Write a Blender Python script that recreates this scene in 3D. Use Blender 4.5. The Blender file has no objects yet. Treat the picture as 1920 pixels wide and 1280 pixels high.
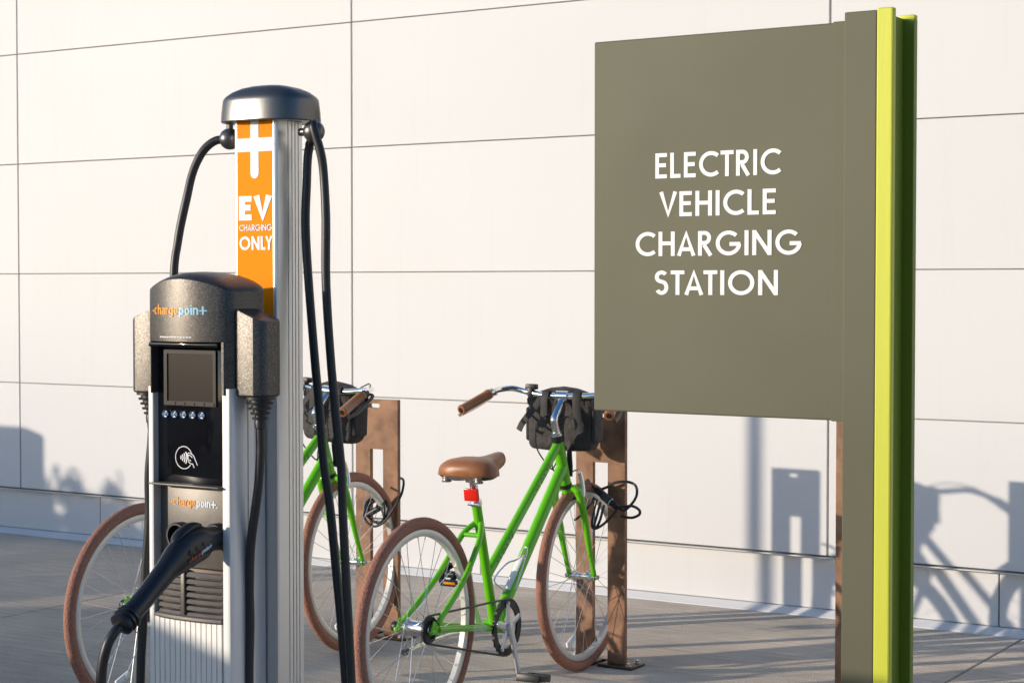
import bpy, bmesh, math, random
from mathutils import Vector, Matrix
random.seed(7)
R = math.radians
scene = bpy.context.scene
COL = scene.collection

# ------------------------------------------------------------------ camera
cam = bpy.data.cameras.new('camera'); cam_o = bpy.data.objects.new('camera', cam); COL.objects.link(cam_o)
cam.lens = 63.75; cam.sensor_width = 36; cam.sensor_fit = 'HORIZONTAL'
cam.clip_start = 0.05; cam.clip_end = 2000
cam_o.location = (0, 0, 1.43); cam_o.rotation_euler = (R(90) - math.atan(105 / 3400), 0, R(32.1))
cam.dof.use_dof = True; cam.dof.focus_distance = 4.7; cam.dof.aperture_fstop = 18
scene.camera = cam_o

# ------------------------------------------------------------------ light
SUN_AZ, SUN_EL = R(43.2), R(10.3)          # direction the light travels, from +y towards +x
L = Vector((math.sin(SUN_AZ) * math.cos(SUN_EL), math.cos(SUN_AZ) * math.cos(SUN_EL), -math.sin(SUN_EL)))
world = bpy.data.worlds.new('World'); scene.world = world; world.use_nodes = True
wn = world.node_tree; bg = wn.nodes['Background']
sky = wn.nodes.new('ShaderNodeTexSky'); sky.sky_type = 'NISHITA'; sky.sun_disc = False
sky.sun_elevation = SUN_EL; sky.sun_rotation = SUN_AZ + math.pi
sky.air_density = 1.0; sky.dust_density = 1.6; sky.ozone_density = 4.5; sky.altitude = 50
wn.links.new(sky.outputs[0], bg.inputs[0]); bg.inputs[1].default_value = 0.15
sun = bpy.data.lights.new('sun', 'SUN'); sun.energy = 2.75; sun.angle = R(0.53); sun.color = (1.0, 0.865, 0.70)
sun_o = bpy.data.objects.new('sun', sun); COL.objects.link(sun_o)
sun_o.rotation_euler = L.to_track_quat('-Z', 'Y').to_euler(); sun_o.location = (-20, -20, 12)
scene.view_settings.view_transform = 'Standard'; scene.view_settings.look = 'None'
scene.view_settings.exposure = 0.56; scene.view_settings.gamma = 1.0
scene.view_settings.use_curve_mapping = False

# ------------------------------------------------------------------ materials
def mat(name, col, rough=0.5, metal=0.0, var=0.0, vscale=6.0, bump=0.0, bscale=60.0, coat=0.0, spec=0.5,
        col2=None, c2scale=4.0, c2lo=0.45, c2hi=0.65, rvar=0.0, stretch=(1, 1, 1), dist=0.01):
    m = bpy.data.materials.new(name); m.use_nodes = True
    nt = m.node_tree; N = nt.nodes; K = nt.links
    b = N['Principled BSDF']
    b.inputs['Base Color'].default_value = (*col, 1); b.inputs['Roughness'].default_value = rough
    b.inputs['Metallic'].default_value = metal; b.inputs['Specular IOR Level'].default_value = spec
    b.inputs['Coat Weight'].default_value = coat; b.inputs['Coat Roughness'].default_value = 0.08
    if not (var or bump or col2 or rvar): return m
    tc = N.new('ShaderNodeTexCoord'); mp = N.new('ShaderNodeMapping'); mp.inputs['Scale'].default_value = stretch
    K.new(tc.outputs['Object'], mp.inputs[0])
    def noise(s, d=5, r=0.55):
        n = N.new('ShaderNodeTexNoise'); n.inputs['Scale'].default_value = s; n.inputs['Detail'].default_value = d
        n.inputs['Roughness'].default_value = r; K.new(mp.outputs[0], n.inputs['Vector']); return n.outputs['Fac']
    cur = None
    if col2:
        r = N.new('ShaderNodeMapRange'); r.inputs['From Min'].default_value = c2lo; r.inputs['From Max'].default_value = c2hi
        K.new(noise(c2scale), r.inputs[0])
        mx = N.new('ShaderNodeMix'); mx.data_type = 'RGBA'
        mx.inputs[6].default_value = (*col, 1); mx.inputs[7].default_value = (*col2, 1)
        K.new(r.outputs[0], mx.inputs[0]); cur = mx.outputs[2]
    if var:
        r = N.new('ShaderNodeMapRange'); r.inputs['From Min'].default_value = 0.25; r.inputs['From Max'].default_value = 0.75
        r.inputs['To Min'].default_value = 1 - var; r.inputs['To Max'].default_value = 1 + var
        K.new(noise(vscale), r.inputs[0])
        vm = N.new('ShaderNodeVectorMath'); vm.operation = 'SCALE'; vm.inputs[0].default_value = col
        if cur: K.new(cur, vm.inputs[0])
        K.new(r.outputs[0], vm.inputs['Scale']); cur = vm.outputs[0]
    if cur: K.new(cur, b.inputs['Base Color'])
    if rvar:
        r = N.new('ShaderNodeMapRange'); r.inputs['To Min'].default_value = rough - rvar; r.inputs['To Max'].default_value = rough + rvar
        K.new(noise(vscale * 1.7), r.inputs[0]); K.new(r.outputs[0], b.inputs['Roughness'])
    if bump:
        bp = N.new('ShaderNodeBump'); bp.inputs['Strength'].default_value = bump; bp.inputs['Distance'].default_value = dist
        K.new(noise(bscale, 3), bp.inputs['Height']); K.new(bp.outputs[0], b.inputs['Normal'])
    return m

M = {}
M['panel'] = mat('white_panel_paint', (0.665, 0.662, 0.662), 0.55, var=0.010, vscale=0.9, bump=0.035, bscale=1.1, rvar=0.05, dist=0.02, spec=.25)
M['plinth'] = mat('plinth_paint', (0.665, 0.663, 0.665), 0.6, var=0.03, spec=.25, vscale=1.6, bump=0.12, bscale=14, stretch=(1, 1, .4))
M['joint'] = mat('joint_sealant', (0.52, 0.49, 0.42), 0.8)
M['concrete'] = mat('concrete_pavement', (0.60, 0.515, 0.415), 0.9, var=0.16, vscale=2.2, col2=(0.49, 0.425, 0.35), c2scale=0.8,
                    c2lo=0.40, c2hi=0.62, bump=0.5, bscale=130, spec=0.2, dist=0.008)
def panel_detail(m):
    nt = m.node_tree; N = nt.nodes; K = nt.links; b = N['Principled BSDF']
    src = b.inputs['Base Color'].links[0].from_socket
    oi = N.new('ShaderNodeObjectInfo'); r0 = N.new('ShaderNodeMapRange'); r0.inputs['To Min'].default_value = .972; r0.inputs['To Max'].default_value = 1.0
    K.new(oi.outputs['Random'], r0.inputs[0])
    tc = N.new('ShaderNodeTexCoord'); mp = N.new('ShaderNodeMapping'); mp.inputs['Scale'].default_value = (7, 7, .35); K.new(tc.outputs['Object'], mp.inputs[0])
    n = N.new('ShaderNodeTexNoise'); n.inputs['Scale'].default_value = 3.0; n.inputs['Detail'].default_value = 6; n.inputs['Roughness'].default_value = .7; K.new(mp.outputs[0], n.inputs['Vector'])
    r1 = N.new('ShaderNodeMapRange'); r1.inputs['From Min'].default_value = .56; r1.inputs['From Max'].default_value = .82; r1.inputs['To Min'].default_value = 1; r1.inputs['To Max'].default_value = .955; K.new(n.outputs['Fac'], r1.inputs[0])
    mu = N.new('ShaderNodeMath'); mu.operation = 'MULTIPLY'; K.new(r0.outputs[0], mu.inputs[0]); K.new(r1.outputs[0], mu.inputs[1])
    vm = N.new('ShaderNodeVectorMath'); vm.operation = 'SCALE'; K.new(src, vm.inputs[0]); K.new(mu.outputs[0], vm.inputs['Scale']); K.new(vm.outputs[0], b.inputs['Base Color'])
panel_detail(M['panel']); panel_detail(M['plinth'])
def concrete_detail(m):
    m.node_tree.nodes['Principled BSDF'].inputs['Diffuse Roughness'].default_value = 1.0
    nt = m.node_tree; N = nt.nodes; K = nt.links; b = N['Principled BSDF']
    src = b.inputs['Base Color'].links[0].from_socket
    tc = N.new('ShaderNodeTexCoord'); mp = N.new('ShaderNodeMapping'); mp.inputs['Scale'].default_value = (1, 14, 1)
    mp.inputs['Rotation'].default_value = (0, 0, 0.35)
    K.new(tc.outputs['Object'], mp.inputs[0])
    n = N.new('ShaderNodeTexNoise'); n.inputs['Scale'].default_value = 3; n.inputs['Detail'].default_value = 8; n.inputs['Roughness'].default_value = .7
    K.new(mp.outputs[0], n.inputs['Vector'])
    sp = N.new('ShaderNodeTexNoise'); sp.inputs['Scale'].default_value = 220; sp.inputs['Detail'].default_value = 2
    K.new(tc.outputs['Object'], sp.inputs['Vector'])
    r = N.new('ShaderNodeMapRange'); r.inputs['From Min'].default_value = .3; r.inputs['From Max'].default_value = .7
    r.inputs['To Min'].default_value = .76; r.inputs['To Max'].default_value = 1.2; K.new(n.outputs['Fac'], r.inputs[0])
    r2 = N.new('ShaderNodeMapRange'); r2.inputs['From Min'].default_value = .3; r2.inputs['From Max'].default_value = .7
    r2.inputs['To Min'].default_value = .62; r2.inputs['To Max'].default_value = 1.34; K.new(sp.outputs['Fac'], r2.inputs[0])
    mu = N.new('ShaderNodeMath'); mu.operation = 'MULTIPLY'; K.new(r.outputs[0], mu.inputs[0]); K.new(r2.outputs[0], mu.inputs[1])
    vm = N.new('ShaderNodeVectorMath'); vm.operation = 'SCALE'; K.new(src, vm.inputs[0]); K.new(mu.outputs[0], vm.inputs['Scale'])
    K.new(vm.outputs[0], b.inputs['Base Color'])
concrete_detail(M['concrete'])
M['asphalt'] = mat('asphalt', (0.07, 0.068, 0.065), 0.9, var=0.2, vscale=1.5, bump=0.3, bscale=90)
M['alu'] = mat('brushed_aluminium', (0.80, 0.79, 0.77), 0.36, 0.75, var=0.03, vscale=30, stretch=(6, 6, .15))
M['alu_ped'] = mat('anodised_pedestal', (0.72, 0.71, 0.69), 0.42, 0.35, var=0.03, vscale=30, stretch=(6, 6, .15))
M['cap'] = mat('cap_grey', (0.15, 0.145, 0.14), 0.34, 0.8, bump=0.15, bscale=700, dist=0.001)
M['head'] = mat('textured_grey_plastic', (0.055, 0.050, 0.047), 0.38, 0.6, col2=(0.21, 0.19, 0.165), c2scale=600, c2lo=.46, c2hi=.70,
                bump=0.4, bscale=520, dist=0.001)
M['black'] = mat('black_plastic', (0.014, 0.014, 0.016), 0.45, bump=0.1, bscale=300, dist=0.001)
M['gun'] = mat('charging_gun_rubber', (0.012, 0.013, 0.017), 0.36, bump=0.08, bscale=200, dist=0.001)
M['cable'] = mat('cable_rubber', (0.020, 0.019, 0.019), 0.42, var=.15, vscale=20, bump=.1, bscale=80, dist=.002)
M['gloss'] = mat('black_glass', (0.006, 0.006, 0.008), 0.06, rvar=0.02, vscale=5)
M['screen'] = mat('screen_glass', (0.030, 0.022, 0.017), 0.2, spec=.35)
M['bezel'] = mat('bezel', (0.026, 0.022, 0.019), 0.45, 0.0, spec=.2)
M['slat'] = mat('slat_plastic', (0.22, 0.195, 0.165), 0.36, 0.5, var=.15, vscale=50)
M['louver'] = mat('brown_grey_plastic', (0.115, 0.102, 0.09), 0.42, 0.25, var=.12, vscale=60, bump=.2, bscale=300, dist=.001)
M['chrome'] = mat('chrome', (0.85, 0.85, 0.85), 0.09, 1.0)
M['silver'] = mat('silver_alloy', (0.78, 0.77, 0.75), 0.24, 1.0, var=.05, vscale=40)
M['alloy'] = mat('satin_alloy', (0.72, 0.71, 0.69), 0.38, 0.45)
M['orange'] = mat('orange_decal', (0.88, 0.27, 0.0), 0.6, var=.02, vscale=8, spec=.08)
M['white'] = mat('white_print', (0.86, 0.85, 0.84), 0.6, spec=.2)
M['print_orange'] = mat('orange_print', (0.90, 0.33, 0.02), 0.4)
M['print_blue'] = mat('blue_print', (0.36, 0.66, 0.78), 0.4)
M['print_grey'] = mat('pale_print', (0.70, 0.76, 0.80), 0.4)
M['print_red'] = mat('dull_red_print', (0.45, 0.10, 0.04), 0.5)
M['sign'] = mat('olive_grey_paint', (0.120, 0.117, 0.074), 0.50, var=0.09, vscale=1.4, rvar=.10, spec=.22, bump=0.06, bscale=120, dist=.002)
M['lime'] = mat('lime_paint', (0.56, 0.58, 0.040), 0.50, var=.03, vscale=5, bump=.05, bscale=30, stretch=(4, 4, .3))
M['fin'] = mat('fin_deep_green', (0.165, 0.235, 0.022), 0.5, var=.05, vscale=4, spec=.3)  # rear fin in a deeper green than the lime edge
M['green'] = mat('bike_green', (0.13, 0.53, 0.004), 0.28, coat=0.25, var=.02, vscale=12)
M['tyre'] = mat('brown_tyre', (0.37, 0.165, 0.108), 0.78, var=.22, vscale=150, bump=1.0, bscale=150, dist=.006)
M['rim'] = mat('cream_rim', (0.74, 0.72, 0.66), 0.34, 0.25)
M['leather'] = mat('tan_leather', (0.33, 0.125, 0.045), 0.40, var=.10, vscale=40, bump=.25, bscale=250, dist=.002)
M['bag'] = mat('black_bag_fabric', (0.040, 0.034, 0.033), 0.75, var=.2, vscale=25, bump=.8, bscale=30, dist=.012)
M['strap'] = mat('webbing', (0.028, 0.025, 0.024), 0.7, bump=.5, bscale=300, dist=.002)
M['red'] = mat('red_reflector', (0.75, 0.02, 0.01), 0.12, bump=.3, bscale=400, dist=.001)
M['amber'] = mat('amber_reflector', (0.9, 0.32, 0.01), 0.15)
M['rust'] = mat('rusty_brown_steel', (0.285, 0.150, 0.083), 0.68, 0.1, var=.22, vscale=9, col2=(0.185, 0.092, 0.050), c2scale=14, bump=.3, bscale=120, dist=.003)
M['dark_rust'] = mat('dark_brown_steel', (0.06, 0.032, 0.02), 0.5, 0.2, var=.2, vscale=20)
M['bolt'] = mat('zinc_bolt', (0.5, 0.48, 0.45), 0.35, .9)
M['leaf'] = mat('hedge_leaf', (0.05, 0.09, 0.025), 0.6, var=.4, vscale=3)
M['bark'] = mat('bark', (0.12, 0.08, 0.05), 0.9)
M['car_grey'] = mat('car_paint_grey', (0.16, 0.17, 0.18), 0.3, 0.5, coat=1)
M['car_white'] = mat('car_paint_white', (0.75, 0.75, 0.74), 0.3, coat=1)
M['car_glass'] = mat('car_glass', (0.02, 0.025, 0.03), 0.05)
M['rubber'] = mat('tyre_rubber', (0.02, 0.02, 0.02), 0.8)
M['cabinet'] = mat('cabinet_green', (0.10, 0.16, 0.12), 0.5, var=.06)

# ------------------------------------------------------------------ geometry helpers
def obj(name, bm, m, parent=None, base=None, smooth=35, keep=False):
    me = bpy.data.meshes.new(name)
    if base is not None: bmesh.ops.translate(bm, verts=bm.verts, vec=-Vector(base))
    bmesh.ops.recalc_face_normals(bm, faces=bm.faces)
    bm.to_mesh(me); bm.free()
    if smooth:
        me.polygons.foreach_set('use_smooth', [True] * len(me.polygons))
        me.set_sharp_from_angle(angle=R(smooth))
    me.materials.append(M[m])
    o = bpy.data.objects.new(name, me); COL.objects.link(o)
    if parent: o.parent = parent
    return o
def thing(name, label, cat, loc=(0, 0, 0), rz=0, group=None):
    o = bpy.data.objects.new(name, None); COL.objects.link(o); o.empty_display_size = .1
    o.location = loc; o.rotation_euler = (0, 0, rz); o['label'] = label; o['category'] = cat
    if group: o['group'] = group
    return o
def copy_tree(o, parent=None, **props):
    c = o.copy(); COL.objects.link(c)
    if parent: c.parent = parent
    for k, v in props.items(): c[k] = v
    for ch in [x for x in bpy.data.objects if x.parent == o]: copy_tree(ch, c)
    return c
def NB(): return bmesh.new()
def box(bm, c, s, bev=0.0, rot=None, seg=2):
    mt = Matrix.Translation(c) @ (rot.to_4x4() if rot else Matrix()) @ Matrix.Diagonal((*s, 1))
    r = bmesh.ops.create_cube(bm, size=1, matrix=mt)
    if bev:
        es = list({e for v in r['verts'] for e in v.link_edges})
        bmesh.ops.bevel(bm, geom=es, offset=bev, segments=seg, affect='EDGES', profile=.5)
def quad_rings(bm, rings, close_ring=True, cap=True, loop=False):
    V = [[bm.verts.new(p) for p in r] for r in rings]
    n = len(V[0]); k = n if close_ring else n - 1
    pairs = list(zip(V, V[1:])) + ([(V[-1], V[0])] if loop else [])
    for a, b in pairs:
        for i in range(k):
            j = (i + 1) % n
            try: bm.faces.new((a[i], a[j], b[j], b[i]))
            except ValueError: pass
    if cap and not loop and close_ring:
        bm.faces.new(V[0][::-1]); bm.faces.new(V[-1])
    return V
def spline(pts, k=6, closed=False):
    P = [Vector(p) for p in pts]; n = len(P); out = []
    idx = range(n if closed else n - 1)
    for i in idx:
        p1, p2 = P[i], P[(i + 1) % n]
        p0 = P[(i - 1) % n] if (closed or i > 0) else p1 * 2 - p2
        p3 = P[(i + 2) % n] if (closed or i + 2 < n) else p2 * 2 - p1
        for q in range(k):
            t = q / k
            out.append(0.5 * ((2 * p1) + (p2 - p0) * t + (2 * p0 - 5 * p1 + 4 * p2 - p3) * t * t + (3 * p1 - p0 - 3 * p2 + p3) * t ** 3))
    if not closed: out.append(P[-1])
    return out
def tube(bm, pts, r, n=10, closed=False, cap=True, flat=None):
    P = [Vector(p) for p in pts]; m = len(P)
    rr = r if isinstance(r, (list, tuple)) else [r] * m
    T = []
    for i in range(m):
        if closed: t = P[(i + 1) % m] - P[i - 1]
        else: t = P[min(i + 1, m - 1)] - P[max(i - 1, 0)]
        T.append(t.normalized() if t.length > 1e-9 else Vector((0, 0, 1)))
    u = T[0].orthogonal().normalized()
    if flat is not None:
        u = (Vector(flat) - T[0] * Vector(flat).dot(T[0])).normalized()
    rings = []
    for i in range(m):
        u = (u - T[i] * u.dot(T[i])).normalized(); w = T[i].cross(u)
        ri = rr[i]; ra, rb = ri if isinstance(ri, (list, tuple)) else (ri, ri)
        rings.append([P[i] + u * (ra * math.cos(a)) + w * (rb * math.sin(a)) for a in [2 * math.pi * k / n for k in range(n)]])
    quad_rings(bm, rings, cap=cap, loop=closed)
def lathe(bm, prof, n=32, mt=None, closed=False, cap=False):
    mt = mt or Matrix()
    rings = [[mt @ Vector((r * math.cos(2 * math.pi * k / n), r * math.sin(2 * math.pi * k / n), z)) for k in range(n)] for r, z in prof]
    quad_rings(bm, rings, cap=cap, loop=closed)
def sphere(bm, c, r, n=20):
    bmesh.ops.create_uvsphere(bm, u_segments=n, v_segments=n // 2, radius=r, matrix=Matrix.Translation(c))
def prism(bm, poly, z0, z1):
    """plan polygon (x, y) extruded from z0 to z1; z1 may be a function of x"""
    f = z1 if callable(z1) else (lambda x, y: z1)
    quad_rings(bm, [[(x, y, z0) for x, y in poly], [(x, y, f(x, y)) for x, y in poly]])
def curve_plate(name, loops, depth, m, parent, place, bev=0.0, base=None):
    """flat plate with holes: loops of (u, v); place is a Matrix from (u, v, d)"""
    cu = bpy.data.curves.new(name, 'CURVE'); cu.dimensions = '2D'; cu.fill_mode = 'BOTH'; cu.extrude = depth / 2
    cu.bevel_depth = bev; cu.bevel_resolution = 1
    for lp in loops:
        s = cu.splines.new('POLY'); s.points.add(len(lp) - 1); s.use_cyclic_u = True
        for p, (u, v) in zip(s.points, lp): p.co = (u, v, 0, 1)
    t = bpy.data.objects.new('t', cu); COL.objects.link(t)
    dg = bpy.context.evaluated_depsgraph_get(); me = bpy.data.meshes.new_from_object(t.evaluated_get(dg))
    bpy.data.objects.remove(t); bpy.data.curves.remove(cu)
    me.transform(place); bm = NB(); bm.from_mesh(me); bpy.data.meshes.remove(me)
    return obj(name, bm, m, parent, base)
def rrect(x0, x1, y0, y1, r, k=5, rs=None):
    rs = rs or (r, r, r, r); out = []
    for (cx, cy, a0, q) in ((x1, y1, 0, rs[0]), (x0, y1, 90, rs[1]), (x0, y0, 180, rs[2]), (x1, y0, 270, rs[3])):
        sx = 1 if cx == x1 else -1; sy = 1 if cy == y1 else -1
        if q <= 0: out.append((cx, cy)); continue
        for i in range(k + 1):
            a = R(a0 + 90 * i / k); out.append((cx - sx * q + q * math.cos(a), cy - sy * q + q * math.sin(a)))
    return out

# ------------------------------------------------------------------ stroke lettering
def arc(cx, cy, rx, ry, a0, a1, k=18):
    return [(cx + rx * math.cos(R(a0 + (a1 - a0) * i / k)), cy + ry * math.sin(R(a0 + (a1 - a0) * i / k))) for i in range(k + 1)]
def glyph(ch, w):
    h = w / 2; a, b = h, 1 - h            # cap height 1; strokes run on centre lines
    S = {
     'E': (.50, [[(h, 0), (h, 1)], [(w, b), (.5, b)], [(w, .52), (.46, .52)], [(w, a), (.5, a)]]),
     'L': (.44, [[(h, 0), (h, 1)], [(w, a), (.44, a)]]),
     'I': (w, [[(h, 0), (h, 1)]]),
     'T': (.54, [[(0, b), (.54, b)], [(.27, 0), (.27, 1 - w)]]),
     'H': (.66, [[(h, 0), (h, 1)], [(.66 - h, 0), (.66 - h, 1)], [(w, .52), (.66 - w, .52)]]),
     'V': (.74, [[(h * 1.05, 1), (.37, w * .55), (.74 - h * 1.05, 1)]]),
     'Y': (.66, [[(h, 1), (.33, .48), (.66 - h, 1)], [(.33, 0), (.33, .46)]]),
     'A': (.76, [[(h * 1.05, 0), (.38, 1 - w * .55), (.76 - h * 1.05, 0)], [(.2, .27), (.56, .27)]]),
     'N': (.74, [[(h, 0), (h, 1)], [(.74 - h, 0), (.74 - h, 1)], [(h, 1 - h * .6), (.74 - h, h * .6)]]),
     'O': (1.0, [arc(.5, .5, .5 - h, .5 - h, 0, 360, 36)]),
     'C': (.80, [arc(.5, .5, .5 - h, .5 - h, 48, 312, 28)]),
     'G': (.98, [arc(.5, .5, .5 - h, .5 - h, 45, 355, 30), [(.54, .46), (.96, .46)]]),
     'S': (.54, [arc(.27, .735, .27 - h, .265 - h, 35, 250, 16) + arc(.27, .265 + h * .55, .27 - h, .265 - h * .45, 75, -150, 18)]),
     'R': (.56, [[(h, 0), (h, 1)], [(w, b), (.26, b)] + arc(.26, .72, .26 - h, .28 - h, 90, -90, 12) + [(w, .44 + h)], [(.24, .44), (.54 - h * .4, 0)]]),
     'P': (.54, [[(h, 0), (h, 1)], [(w, b), (.26, b)] + arc(.26, .72, .26 - h, .28 - h, 90, -90, 12) + [(w, .44 + h)]]),
     # condensed lower case, x-height .68
     'c': (.38, [arc(.19, .34, .19 - h, .34 - h, 50, 310, 18)]),
     'h': (.38, [[(h, 0), (h, 1)], arc(.19, .46, .19 - h, .22 - h, 180, 0, 10) + [(.38 - h, 0)]]),
     'a': (.38, [arc(.19, .48, .19 - h, .20 - h, 150, 0, 8) + [(.38 - h, 0)], arc(.19, .20, .19 - h, .20 - h, 40, 320, 14)]),
     'r': (.28, [[(h, 0), (h, .68)], arc(.24, .44, .24 - h, .24 - h, 160, 85, 6)]),
     'g': (.38, [arc(.19, .36, .19 - h, .32 - h, 0, 360, 22), [(.38 - h, .66), (.38 - h, -.06)] + arc(.19, -.06, .19 - h, .2 - h, 0, -160, 10)]),
     'e': (.38, [[(w, .36), (.38 - h, .36)] + arc(.19, .36, .19 - h, .32 - h, 0, 310, 18)]),
     'p': (.38, [[(h, -.26), (h, .68)], arc(.19, .34, .19 - h, .34 - h, 0, 360, 22)]),
     'o': (.38, [arc(.19, .34, .19 - h, .34 - h, 0, 360, 22)]),
     'i': (w, [[(h, 0), (h, .68)], [(h, .80), (h, .95)]]),
     'n': (.38, [[(h, 0), (h, .68)], arc(.19, .46, .19 - h, .22 - h, 180, 0, 10) + [(.38 - h, 0)]]),
     '+': (.50, [[(.25, 0), (.25, .82)], [(0, .40), (.50, .40)]]),
     '-': (.22, [[(0, .36), (.22, .36)]]),
     '.': (w, [[(h, 0), (h, w)]]),
     ' ': (.35, []),
    }
    return S[ch]
def text_strokes(s, w, gap):
    x = 0; out = []; KERN = {'TA': -.15, 'AT': -.15, 'ST': -.05, 'HA': -.06, 'AR': -.05, 'CT': -.05, 'TI': -.03, 'TR': -.04, 'LY': -.12, 'VE': -.06}
    for k, ch in enumerate(s):
        x += KERN.get(s[max(k - 1, 0):k + 1], 0)
        adv, st = glyph(ch, w)
        for q in st: out.append([(x + u, v) for u, v in q])
        x += adv + gap
    return out, x - gap
def stroke_poly(pts, w):
    P = [Vector(p) for p in pts]; P = [P[0]] + [b for a, b in zip(P, P[1:]) if (b - a).length > 1e-5]; n = len(P); closed = (P[0] - P[-1]).length < 1e-6
    if closed: P = P[:-1]; n -= 1
    Lf, Rt = [], []
    for i in range(n):
        d1 = (P[i] - P[i - 1]) if (i > 0 or closed) else None
        d2 = (P[(i + 1) % n] - P[i]) if (i < n - 1 or closed) else None
        d1 = d1.normalized() if d1 is not None else d2.normalized()
        d2 = d2.normalized() if d2 is not None else d1
        n1 = Vector((-d1.y, d1.x)); n2 = Vector((-d2.y, d2.x)); nn = n1 + n2
        nn = nn.normalized() if nn.length > 1e-6 else n1
        k = 1 / max(.62, nn.dot(n1))
        Lf.append(P[i] + nn * (w / 2 * k)); Rt.append(P[i] - nn * (w / 2 * k))
    return Lf, Rt, closed
def lettering(name, strokes, width_raw, w, x0, x1, z0, z1, place, m, parent, thick=.0012, base=None):
    """strokes in unit cap height -> place(u, v, d) in the thing's space"""
    bm = NB(); sx = (x1 - x0) / width_raw; sz = z1 - z0
    for si, st in enumerate(strokes):
        Lf, Rt, cl = stroke_poly(st, w); t = thick + .00006 * si
        f = lambda p, d: Vector(place(x0 + p.x * sx, z0 + p.y * sz, d))
        rings = [[f(a, -.0003), f(a, t), f(b, t), f(b, -.0003)] for a, b in zip(Lf, Rt)]
        quad_rings(bm, rings, loop=cl)
    return obj(name, bm, m, parent, base, smooth=0)
def words(name, s, w, x0, x1, z0, z1, place, m, parent, gap=.14, thick=.0012, base=None):
    st, wd = text_strokes(s, w, gap)
    return lettering(name, st, wd, w, x0, x1, z0, z1, place, m, parent, thick, base)

# ================================================================== SETTING
bm = NB(); box(bm, (0, 0, -.055), (900, 900, .09))
g_ = obj('ground', bm, 'asphalt'); g_['kind'] = 'structure'
pave = bpy.data.objects.new('pavement', None); COL.objects.link(pave); pave['kind'] = 'structure'
jx = [-29.25, -25.37, -21.5, -17.62, -13.75, -9.87, -6.0, -2.13, 1.74, 5.61, 9.48, 13.35]
jy = [-9.4, -5.5, -1.6, 2.3, 7.42]
for i in range(len(jx) - 1):
    for j in range(len(jy) - 1):
        bm = NB(); g = .004
        box(bm, ((jx[i] + jx[i + 1]) / 2, (jy[j] + jy[j + 1]) / 2, -.05), (jx[i + 1] - jx[i] - 2 * g, jy[j + 1] - jy[j] - 2 * g, .1), .004)
        obj('concrete_slab', bm, 'concrete', pave, smooth=15)

# ---- the building wall
bld = thing('building', 'long white building clad in wide horizontal panels with thin joints', 'building', (-2.98, 7.6, 0))
BB = Vector((-2.98, 7.6, 0))
px_ = [-17.6, -15.19, -12.77, -10.35, -7.912, -5.528, -2.978, -.43, 2.1, 4.65, 7.2, 9.75]
pz_ = [.267, .8725, 1.4955, 2.121, 2.745, 3.37, 3.99, 4.61]
bm = NB(); box(bm, (-3.9, 7.466, 2.456), (27.6, .30, 4.37)); box(bm, (-3.9, 7.49, .13), (27.6, .24, .26)); obj('backing_wall', bm, 'joint', bld, BB, smooth=0)
for i in range(len(px_) - 1):
    for j in range(len(pz_) - 1):
        bm = NB(); gx, gz = .0048, .0024
        x0, x1, z0, z1 = px_[i] + gx, px_[i + 1] - gx, pz_[j] + gz, pz_[j + 1] - gz
        box(bm, ((x0 + x1) / 2, 7.325, (z0 + z1) / 2), (x1 - x0, .05, z1 - z0), .0022, seg=2)
        obj('wall_panel', bm, 'panel', bld, BB, smooth=15)
qx = [-17.6 + 2.54 * k for k in range(12)]
qx = [q + (-7.324 - qx[4] + 0.0) for q in qx]
for i in range(len(qx) - 1):
    bm = NB(); box(bm, ((qx[i] + qx[i + 1]) / 2, 7.35, .144), (qx[i + 1] - qx[i] - .006, .02, .224), .002)
    obj('plinth_panel', bm, 'plinth', bld, BB, smooth=15)
bm = NB(); quad_rings(bm, [[(x, 7.362, .0), (x, 7.296, .0), (x, 7.298, .004), (x, 7.338, .028), (x, 7.362, .031)] for x in (-17.6, 9.75)])
obj('foot_flashing', bm, 'plinth', bld, BB, smooth=0)
bm = NB(); box(bm, (-3.9, 7.315, .2585), (27.4, .034, .005), .001); obj('drip_trim', bm, 'plinth', bld, BB, smooth=15)
bm = NB(); box(bm, (-3.9, 7.45, 4.68), (27.6, .36, .08), .01); obj('parapet_cap', bm, 'plinth', bld, BB, smooth=15)

# ================================================================== SIGN
SB = Vector((-1.62, 4.27, 0))
sg = thing('charging_sign', 'tall olive grey sign with white capitals and a lime edge post', 'sign', SB)
bm = NB(); box(bm, (-2.025, 4.245, 1.585), (.706, .09, .975), .004); obj('sign_panel', bm, 'sign', sg, SB, smooth=15)
bm = NB(); box(bm, (-1.6895, 4.2445, 1.585), (.031, .0925, .979), .001); obj('edge_trim', bm, 'sign', sg, SB, smooth=15)
bm = NB(); box(bm, (-1.629, 4.247, 1.0455), (.083, .126, 2.095), .003); obj('post', bm, 'sign', sg, SB, smooth=15)
bm = NB()
box(bm, (-1.5665, 4.193, 1.0485), (.041, .024, 2.097), .004)
obj('lime_edge', bm, 'lime', sg, SB, smooth=15)
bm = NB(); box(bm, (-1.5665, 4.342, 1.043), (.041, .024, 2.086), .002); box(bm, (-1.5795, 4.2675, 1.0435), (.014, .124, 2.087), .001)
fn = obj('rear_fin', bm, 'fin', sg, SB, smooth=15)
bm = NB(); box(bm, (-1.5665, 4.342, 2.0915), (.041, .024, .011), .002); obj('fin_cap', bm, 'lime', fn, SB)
bm = NB(); box(bm, (-1.62, 4.265, .008), (.26, .28, .016), .003); obj('base_plate', bm, 'sign', sg, SB, smooth=15)
flat = lambda y0: (lambda u, v, d: (u, y0 - d, v))
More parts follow.
